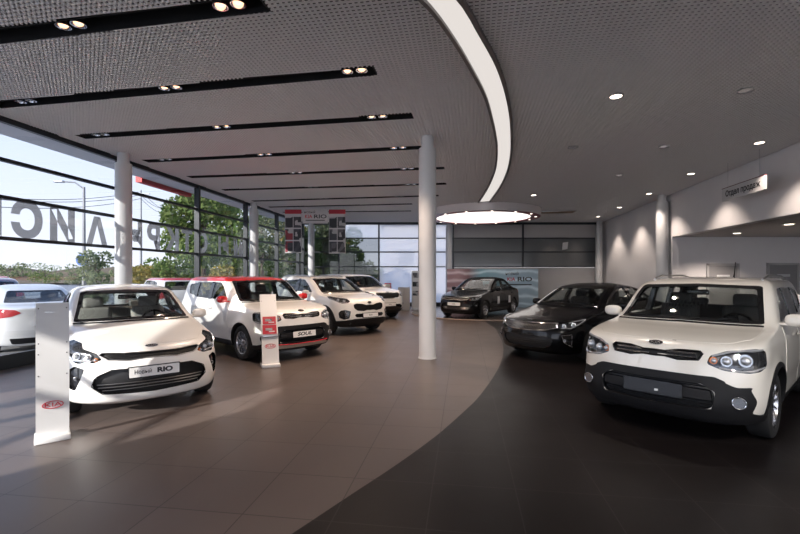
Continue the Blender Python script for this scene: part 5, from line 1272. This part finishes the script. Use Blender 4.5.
# information pylons
def pylon(name, label, pL, pR, h, lean, leaf=False, logo=INKR):
    a, b = flo(*pL), flo(*pR); r = V((b.x-a.x, b.y-a.y, 0)); w = r.length; r = r/w; n = V((r.y, -r.x, 0)); c = (a+b)/2
    t = thing(name, label, 'information stand', (c.x-n.x*.12, c.y-n.y*.12, 0), math.atan2(r.y, r.x))
    PM = pbr('pylon white', (.70, .70, .70), .35)
    MB().box((0, 0, .03), (w, .26, .06), .012).obj('base', PM, t)
    # curved upright: local x right, -y towards the viewer
    rows = []; W = w*.92
    for i in range(25):
        s = i/24; z = .055+(h-.055)*s; y = -.05+lean*s-.05*math.sin(PI*s); rows.append((y, z))
    m = MB()
    pr = rows+[(y+.035, z) for y, z in rows[::-1]]
    m.prism(pr, -W/2, W/2, (V((0, 0, 0)), V((0, 1, 0)), V((0, 0, 1)), V((1, 0, 0)))); pan = m.obj('panel', PM, t, smooth=30)
    def on(s, x, off=.004):
        y = -.05+lean*s-.05*math.sin(PI*s); z = .055+(h-.055)*s; dy = lean-.05*PI*math.cos(PI*s); tz = V((0, dy, h-.055)).normalized(); nn = V((0, -tz.z, tz.y)); return V((x, y, z))+nn*off, V((1, 0, 0)), tz, nn
    fr = on(.235 if not leaf else .25, 0)
    e = MB().path([fr[0]+fr[1]*x+fr[2]*y for x, y in ellipse(W*.31, W*.135)], .004, 6, closed=True).obj('logo_ring', logo, pan)
    text('lettering', 'KIA', W*.22, fr, logo, e, wide=1.5, bold=.0)
    for s in ([.46, .62, .70, .96] if not leaf else [.9]):
        for x in (-.42, .42): f = on(s, x*W, .0); MB().tube(f[0]-f[3]*.004, f[0]+f[3]*.002, .006, 10).obj('bolt', INK, pan)
    if leaf:
        for s0, s1, mt, x0, x1 in ((.56, .67, REDB, -.4, .40), (.42, .55, REDB, -.42, .42)):
            rows = []
            for i in range(5):
                f = on(s0+(s1-s0)*i/4, 0, .010); rows.append([f[0]+V((x0*W, 0, 0)), f[0]+V((x1*W, 0, 0))])
            lf = MB().grid(rows).obj('leaflet', mt, pan)
            f = on((s0+s1)/2, -.05*W, .014); MB().box(f[0], (.12, .006, .05), .002).obj('picture', PR2, lf)
            f = on((s0+s1)/2-.03, .12*W, .014); MB().box(f[0], (.10, .006, .02), .002).obj('caption', PLATE, lf)
        f = on(.395, 0, .0); MB().box(f[0]-V((0, .02, 0)), (W*.95, .05, .05), .008).obj('leaflet_tray', SATIN, pan)
    else:
        f = on(.93, -.1*W); MB().box(f[0], (W*.25, .003, .012)).obj('caption', SATIN, pan)
    return t
pylon('information_stand', 'tall white information stand with red oval logo in front of the near white sedan', (34, 446), (71, 439), 1.37, .02)
pylon('information_stand', 'white leaning information stand with red leaflets in front of the red roofed car', (262, 368.5), (280.5, 367), 1.28, .46, True)
# ------------------------------------------------------------------ cars in the showroom
DEG = math.radians
CARSPEC = dict(
 a=(SOUL, 'cream white boxy hatchback with black bumper cladding parked nearest at right', PEARL, (2.589, 4.522), DEG(-137.9), dict(rails=True, antenna=True, plate='bracket')),
 b=(RIO, 'near white sedan with dealer plate behind the tall white information stand', WHITE, (-2.868, 5.151), DEG(-49.9), dict(plate='rio', fabric=FABRICG, rim='five')),
 c=(SOUL, 'white boxy hatchback with red roof and red mirrors beside the white sedan', WHITE, (-1.866, 8.573), DEG(-42.9), dict(roof=RED, mirror_paint=RED, plate='soul', skid=SATIN, redline=True, arch=False, rim='ten', rimmat=ALLOY)),
 d=(SPORT, 'white compact crossover with swept headlamps parked behind the red roofed car', WHITE, (-.812, 12.105), DEG(-46.4), dict(plate='KIA', plate_style='kia', rails=True, rim='five')),
 e=(SOREN, 'large white sport utility vehicle deepest in the row of white cars', WHITE, (-.365, 16.0), DEG(-51.2), dict(plate='KIA', plate_style='kia', rim='five')),
 f=(RIO, 'black sedan on the round podium in front of the blue banner', BLACK, (1.95, 15.9), DEG(-126.9), dict(plate='KIA', plate_style='kia', z=.056, rim='ten', stickers=True)),
 g=(OPTIMA, 'large black sedan with chrome grille parked behind the cream hatchback', BLACK, (2.385, 8.481), DEG(-142.4), dict(rim='five')),
)
for k, (sp, lab, paint, nose, ang, kw) in CARSPEC.items():
    build_car(sp, 'car', lab, paint, nose, ang, **kw)
# cars parked outside
def rear_at(sp, x, y, a): return (x+math.cos(a)*sp['L'], y+math.sin(a)*sp['L'])
GZ = -.08
build_car(RIO, 'car', 'white sedan parked outside the left glass, tail towards the showroom', WHITE, rear_at(RIO, -7.85, 9.75, DEG(139)), DEG(139), z=GZ)
build_car(SOUL, 'car', 'white car with red roof parked outside behind a window mullion', WHITE, rear_at(SOUL, -8.3, 16.8, DEG(132)), DEG(132), z=GZ, roof=RED)
build_car(SPORT, 'car', 'dark blue car parked outside beyond the white sedan', NAVY, rear_at(SPORT, -14.0, 15.2, DEG(139)), DEG(139), z=GZ)
build_car(RIO, 'car', 'distant red car by the road outside the left glazing', RED, rear_at(RIO, -51.8, 58, DEG(150)), DEG(150), z=GZ)

# ------------------------------------------------------------------ outside
ASPH = pbr('asphalt', (.30, .30, .31), .9, noise=.15, nscale=3)
struct(MB().box((-20, 30, -.18), (220, 190, .2)).obj('ground', ASPH))
CONC = pbr('pale concrete', (.42, .42, .43), .85, noise=.1, nscale=2)
struct(MB().prism([(XL(YS)-.15, YS), (XL(YB)-.15, YB), (XL(YB)-.75, YB), (XL(YS)-.75, YS)], -.1, -.02).obj('pavement', CONC))
struct(MB().prism([(-60, 20), (-60, 21.0), (-9, 27), (-9, 26)], -.08, .04).obj('kerb', CONC))
EARTH = pbr('dry earth and grass', (.17, .125, .075), .95, noise=.6, nscale=.35)
rows = []
for i in range(40):
    r = []
    for j in range(16):
        x = -125+i*3.4; y = 74+j*2.4
        h = 2.9*math.exp(-((j-7)/4.5)**2)*(1+.12*math.sin(i*.7)+.10*math.sin(i*1.9+j)+.06*math.sin(i*4.1+2*j))
        r.append((x, y, -.1+h))
    rows.append(r)
struct(MB().grid(rows).obj('terrain', EARTH))
def leafmat(name, a, b):
    m, nt, out = newmat(name); N = nt.nodes.new; Lk = nt.links.new
    bs = N('ShaderNodeBsdfDiffuse'); tr = N('ShaderNodeBsdfTranslucent'); mx = N('ShaderNodeMixShader'); mx.inputs[0].default_value = .35
    g = N('ShaderNodeNewGeometry'); r = N('ShaderNodeValToRGB'); r.color_ramp.elements[0].color = (*a, 1); r.color_ramp.elements[1].color = (*b, 1)
    Lk(g.outputs['Random Per Island'], r.inputs[0]); Lk(r.outputs[0], bs.inputs[0]); Lk(r.outputs[0], tr.inputs[0]); Lk(bs.outputs[0], mx.inputs[1]); Lk(tr.outputs[0], mx.inputs[2]); Lk(mx.outputs[0], out.inputs[0]); return m
LEAF = [leafmat('deep green leaves', (.09, .16, .045), (.26, .31, .11)), leafmat('yellowing leaves', (.24, .25, .07), (.55, .40, .14)), leafmat('grey green leaves', (.16, .21, .11), (.36, .38, .22))]
BARK = pbr('bark', (.10, .075, .055), .9, noise=.3, nscale=8)
def foliage(blobs, n, s, seed):
    R = np.random.RandomState(seed); V_, F_ = [], []
    vol = np.array([b[3]*b[4]*b[5] for b in blobs]); vol = vol/vol.sum()
    for k in range(n):
        b = blobs[R.choice(len(blobs), p=vol)]
        d = R.normal(size=3); d /= np.linalg.norm(d); rr = R.uniform(.45, 1)**.5
        c = np.array(b[:3])+d*rr*np.array(b[3:6]); u = R.normal(size=3); u /= np.linalg.norm(u); w = np.cross(u, R.normal(size=3)); w /= np.linalg.norm(w)
        q = s*R.uniform(.6, 1.3); i = len(V_)
        V_.extend([tuple(c-u*q), tuple(c+w*q*.5), tuple(c+u*q), tuple(c-w*q*.5)]); F_.append((i, i+1, i+2, i+3))
    me = bpy.data.meshes.new('foliage'); me.from_pydata(V_, [], F_); return me
def tree(label, x, y, h, rad, leaf, seed, group='trees outside the glazing', name='tree', low=.25):
    R = random.Random(seed); t = thing(name, label, 'tree' if name == 'tree' else 'bush', (x, y, -.09), 0, group)
    blobs = []
    for k in range(9):
        z = h*(low+(1-low)*R.uniform(.12, .88)); rr = rad*(1-.55*abs(z/h-.5)); a = R.uniform(0, 2*PI)
        blobs.append((math.cos(a)*rr*.5, math.sin(a)*rr*.5, z, rr*.55, rr*.55, h*.14))
    link('foliage', foliage(blobs, int(5200 if name == 'tree' else 1600), .17 if name == 'tree' else .11, seed), LEAF[leaf], t)
    m = MB(); m.path([(0, 0, 0), (.05, 0, h*.3), (-.05, .05, h*.6), (0, 0, h*.85)], [h*.025, h*.02, h*.012, h*.005], 8)
    for k in range(4):
        a = k*1.6+seed; m.path([(0, 0, h*(.3+.1*k)), (math.cos(a)*rad*.35, math.sin(a)*rad*.35, h*(.42+.1*k))], [h*.01, h*.004], 6)
    m.obj('trunk', BARK, t)
    return t
T = [(203, 27, 8.4, 2.4, 0, 'tall green tree seen left of the second white column'), (232, 33.5, 9.4, 2.9, 0, 'green tree right behind the two letter word on the glass'), (262, 40, 9.3, 3.0, 2, 'green tree seen between the left glazing mullions and the banner'), (290, 46.5, 8.4, 2.6, 1, 'yellowing tree beyond the corner of the glazing'),
     (323, 41, 6.8, 2.2, 2, 'pale green tree behind the back glazing under the hanging banner'), (345, 48, 7.4, 2.4, 0, 'green tree behind the back glazing right of the corner column'), (300, 34, 5.2, 2.0, 0, 'low green tree behind the corner column')]
for i, (px, y, h, r, lf, lab) in enumerate(T): tree(lab, (px-400)/FPX*y, y, h, r, lf, 11+i)
for i, (px, y, h, r, lf, lab) in enumerate([(96, 23, 3.0, 1.0, 2, 'upright bush outside beside the sign post'), (152, 27, 2.6, 1.6, 1, 'wide yellowing bush outside left of the tall tree'), (176, 22.3, 3.0, 1.2, 0, 'green bush in front of the tall tree outside'), (222, 21.3, 2.4, 1.3, 1, 'yellow green bush outside behind the red roofed car'),
     (45, 70, 3.6, 2.6, 0, 'dark green bush at the foot of the distant earth bank'), (78, 69, 3.0, 2.2, 2, 'grey green bush at the foot of the earth bank, right of the dark one'), (275, 30, 2.8, 1.0, 0, 'green bush outside beyond the red roof'), (130, 31, 2.0, 1.6, 2, 'grey green bush outside seen by the first column')]):
    tree(lab, (px-400)/FPX*y, y, h, r, lf, 40+i, 'bushes outside the glazing', 'bush', .05)
for nm, pa, pb, hh, lf, lab, sd in (('hedge', (158, 34), (300, 52), 3.4, 0, 'long green hedge outside between the street and the trees', 90), ('hedge', (312, 56), (372, 56), 3.6, 2, 'pale green hedge behind the back glazing', 91)):
    a = V(((pa[0]-400)/FPX*pa[1], pa[1], 0)); b = V(((pb[0]-400)/FPX*pb[1], pb[1], 0)); R = random.Random(sd); bl_ = []
    for k in range(26):
        q = (b-a)*(k/25); bl_.append((q.x+R.uniform(-.4, .4), q.y+R.uniform(-.4, .4), hh*R.uniform(.3, .6), .9, .9, hh*R.uniform(.32, .5)))
    t = thing(nm, lab, 'hedge', (a.x, a.y, -.09)); link('foliage', foliage(bl_, 7000, .17, sd), LEAF[lf], t)
R = random.Random(5); bl_ = []
for k in range(150):
    i = R.uniform(0, 39); j = R.uniform(1, 8); x = -125+i*3.4; y = 74+j*2.4; h = 2.9*math.exp(-((j-7)/4.5)**2)
    q = R.uniform(.5, 1.5); bl_.append((x, y, h+q*.25, q*1.3, q, q*.7))
tag(link('scrub', foliage(bl_, 9000, .26, 77), LEAF[2]), 'low scrub bushes growing over the distant earth bank', 'scrub', kind='stuff')
POLEM = pbr('galvanised pole', (.30, .30, .31), .5, .4)
def pole(label, px, y, top, lamp=0, sign=False, name='street_lamp', cat='street lamp'):
    x = (px-400)/FPX*y; h = EH-(top-HY)*y/FPX+.09
    t = thing(name, label, cat, (x, y, -.09))
    MB().tube((0, 0, 0), (0, 0, h), .11, 12, .06).obj('pole', POLEM, t)
    if lamp:
        MB().path([(0, 0, h-.1), (-.5, 0, h+.25), (-1.2, 0, h+.3)], .04, 8).obj('arm', POLEM, t); MB().box((-1.35, 0, h+.3), (.55, .22, .12), .04).obj('lamp_head', SATIN, t)
    if sign:
        zz = EH-(258.5-HY)*y/FPX; s = MB().tube((0, -.14, zz), (0, -.17, zz), .32, 28).obj('sign_disc', pbr('sign blue', (.06, .16, .48), .4), t); MB().box((0, -.18, zz), (.10, .01, .34)).obj('arrow', PLATE, s)
    if name == 'utility_pole': MB().box((0, 0, h-.35), (1.6, .1, .1)).obj('crossarm', POLEM, t)
    return t, x, h
pole('tall street lamp with a round blue road sign outside the left glazing', 84, 24, 187, 1, True)
pole('utility pole outside seen between the first column and the mirrored word', 141, 40, 190, 0, False, 'utility_pole', 'utility pole')
pole('more distant utility pole outside left of the tall tree', 170, 52, 206, 0, False, 'utility_pole', 'utility pole')
w = MB()
for dz, off in ((0, -.5), (.0, .5), (-.5, 0)):
    a = at(-40, 195, 24); b = at(141, 193, 40); c = at(170, 209, 52)
    for p, q in ((a, b), (b, c)): w.path([p+(q-p)*s+V((0, off, dz-1.0*4*s*(1-s)*.5)) for s in np.linspace(0, 1, 14)], .022, 5)
tag(w.obj('street_wires', FRAME), 'thin overhead wires strung between the poles outside', 'overhead wires')
# low pale building beyond the back glazing
t = thing('building', 'pale low building outside behind the frosted back glazing', 'building', (5.5, 44, -.09)); MB().box((0, 0, 3.2), (14, 6, 6.4)).obj('wall', pbr('pale render', (.62, .6, .6), .8), t); MB().box((0, 0, 6.5), (14.6, 6.6, .3)).obj('roof', CONC, t)
for k in range(4): f = MB().box((-5+3.3*k, -3.02, 3.4), (1.5, .08, 1.6)).obj('window', WHITEP, t); MB().box((-5+3.3*k, -3.07, 3.4), (1.35, .03, 1.45)).obj('pane', CONC, f)

# ------------------------------------------------------------------ light and camera
w = bpy.data.worlds.new('sky'); scene.world = w; w.use_nodes = True; nt = w.node_tree; N = nt.nodes.new
bg = nt.nodes['Background']; tc = N('ShaderNodeTexCoord'); sx = N('ShaderNodeSeparateXYZ'); rp = N('ShaderNodeValToRGB')
nt.links.new(tc.outputs['Generated'], sx.inputs[0]); nt.links.new(sx.outputs[2], rp.inputs[0]); nt.links.new(rp.outputs[0], bg.inputs[0])
e = rp.color_ramp.elements; e[0].position = 0; e[0].color = (.90, .90, .95, 1); e[1].position = .8; e[1].color = (.36, .52, .90, 1); x = e.new(.30); x.color = (.62, .72, .95, 1)
bg.inputs[1].default_value = 1.5
SUN_AZ = V((-.62, -.785)); EL = DEG(19.5)
s = bpy.data.lights.new('sun', 'SUN'); s.energy = 6.2; s.color = (1, .93, .84); s.angle = DEG(.6); o = bpy.data.objects.new('sun', s); COL.objects.link(o)
d = V((-SUN_AZ.x*math.cos(EL), -SUN_AZ.y*math.cos(EL), -math.sin(EL))); o.rotation_euler = d.to_track_quat('-Z', 'Y').to_euler(); o.location = (-30, -20, 20)
def spot(p, z, watt, size, blend=.6, col=(1, .84, .72), r=.05):
    l = bpy.data.lights.new('spot', 'SPOT'); l.energy = watt; l.spot_size = DEG(size); l.spot_blend = blend; l.color = col; l.shadow_soft_size = r
    o = bpy.data.objects.new('spot', l); COL.objects.link(o); o.location = (p[0], p[1], z); return o
for p in dl_pts: spot(p, (p[2] if len(p) > 2 else CZ)-.05, 90 if len(p) < 3 else 120, 100 if len(p) < 3 else 130)
for p, tg in zip(aim_pts, ((2.6, 4.8, .5), (3.3, 4.4, .7))):  # beams of the added spots, aimed at the near hatchback
    o = spot(p, CZ-.3, 190, 55, .8, (1, .94, .87)); o.rotation_euler = (V(tg)-o.location).to_track_quat('-Z', 'Y').to_euler()
for p, i in spot_pts:
    if i < 8 and (p.x > -1.6 or i in (2, 4)): spot(p, CZ-.03, 150, 100, col=(1, .76, .58))
def portal(name, c, sx, sy, look):
    l = bpy.data.lights.new(name, 'AREA'); l.shape = 'RECTANGLE'; l.size = sx; l.size_y = sy; l.cycles.is_portal = True
    o = bpy.data.objects.new(name, l); COL.objects.link(o); o.location = c; o.rotation_euler = V(look).to_track_quat('-Z', 'Z').to_euler(); return o
portal('portal', (XL(10.1)-.03, 10.1, 2.2), 25.8, 4.3, wn)
portal('portal', (5, YS-.02, 2.2), 24, 4.3, (0, 1, 0))
cam = bpy.data.cameras.new('camera'); co = bpy.data.objects.new('camera', cam); COL.objects.link(co); scene.camera = co
co.location = (0, 0, EH); co.rotation_euler = (PI/2, 0, 0); cam.sensor_width = 36; cam.lens = FPX/800*36; cam.shift_y = (HY-267)/800; cam.clip_start = .05; cam.clip_end = 500
vs = scene.view_settings; vs.view_transform = 'Standard'; vs.look = 'None'; vs.gamma = 1; vs.use_curve_mapping = False; vs.exposure = 1.15
scene.cycles.use_denoising = True; scene.cycles.denoising_prefilter = 'ACCURATE'; scene.cycles.max_bounces = 10; scene.cycles.transparent_max_bounces = 16; scene.cycles.sample_clamp_indirect = 2.5
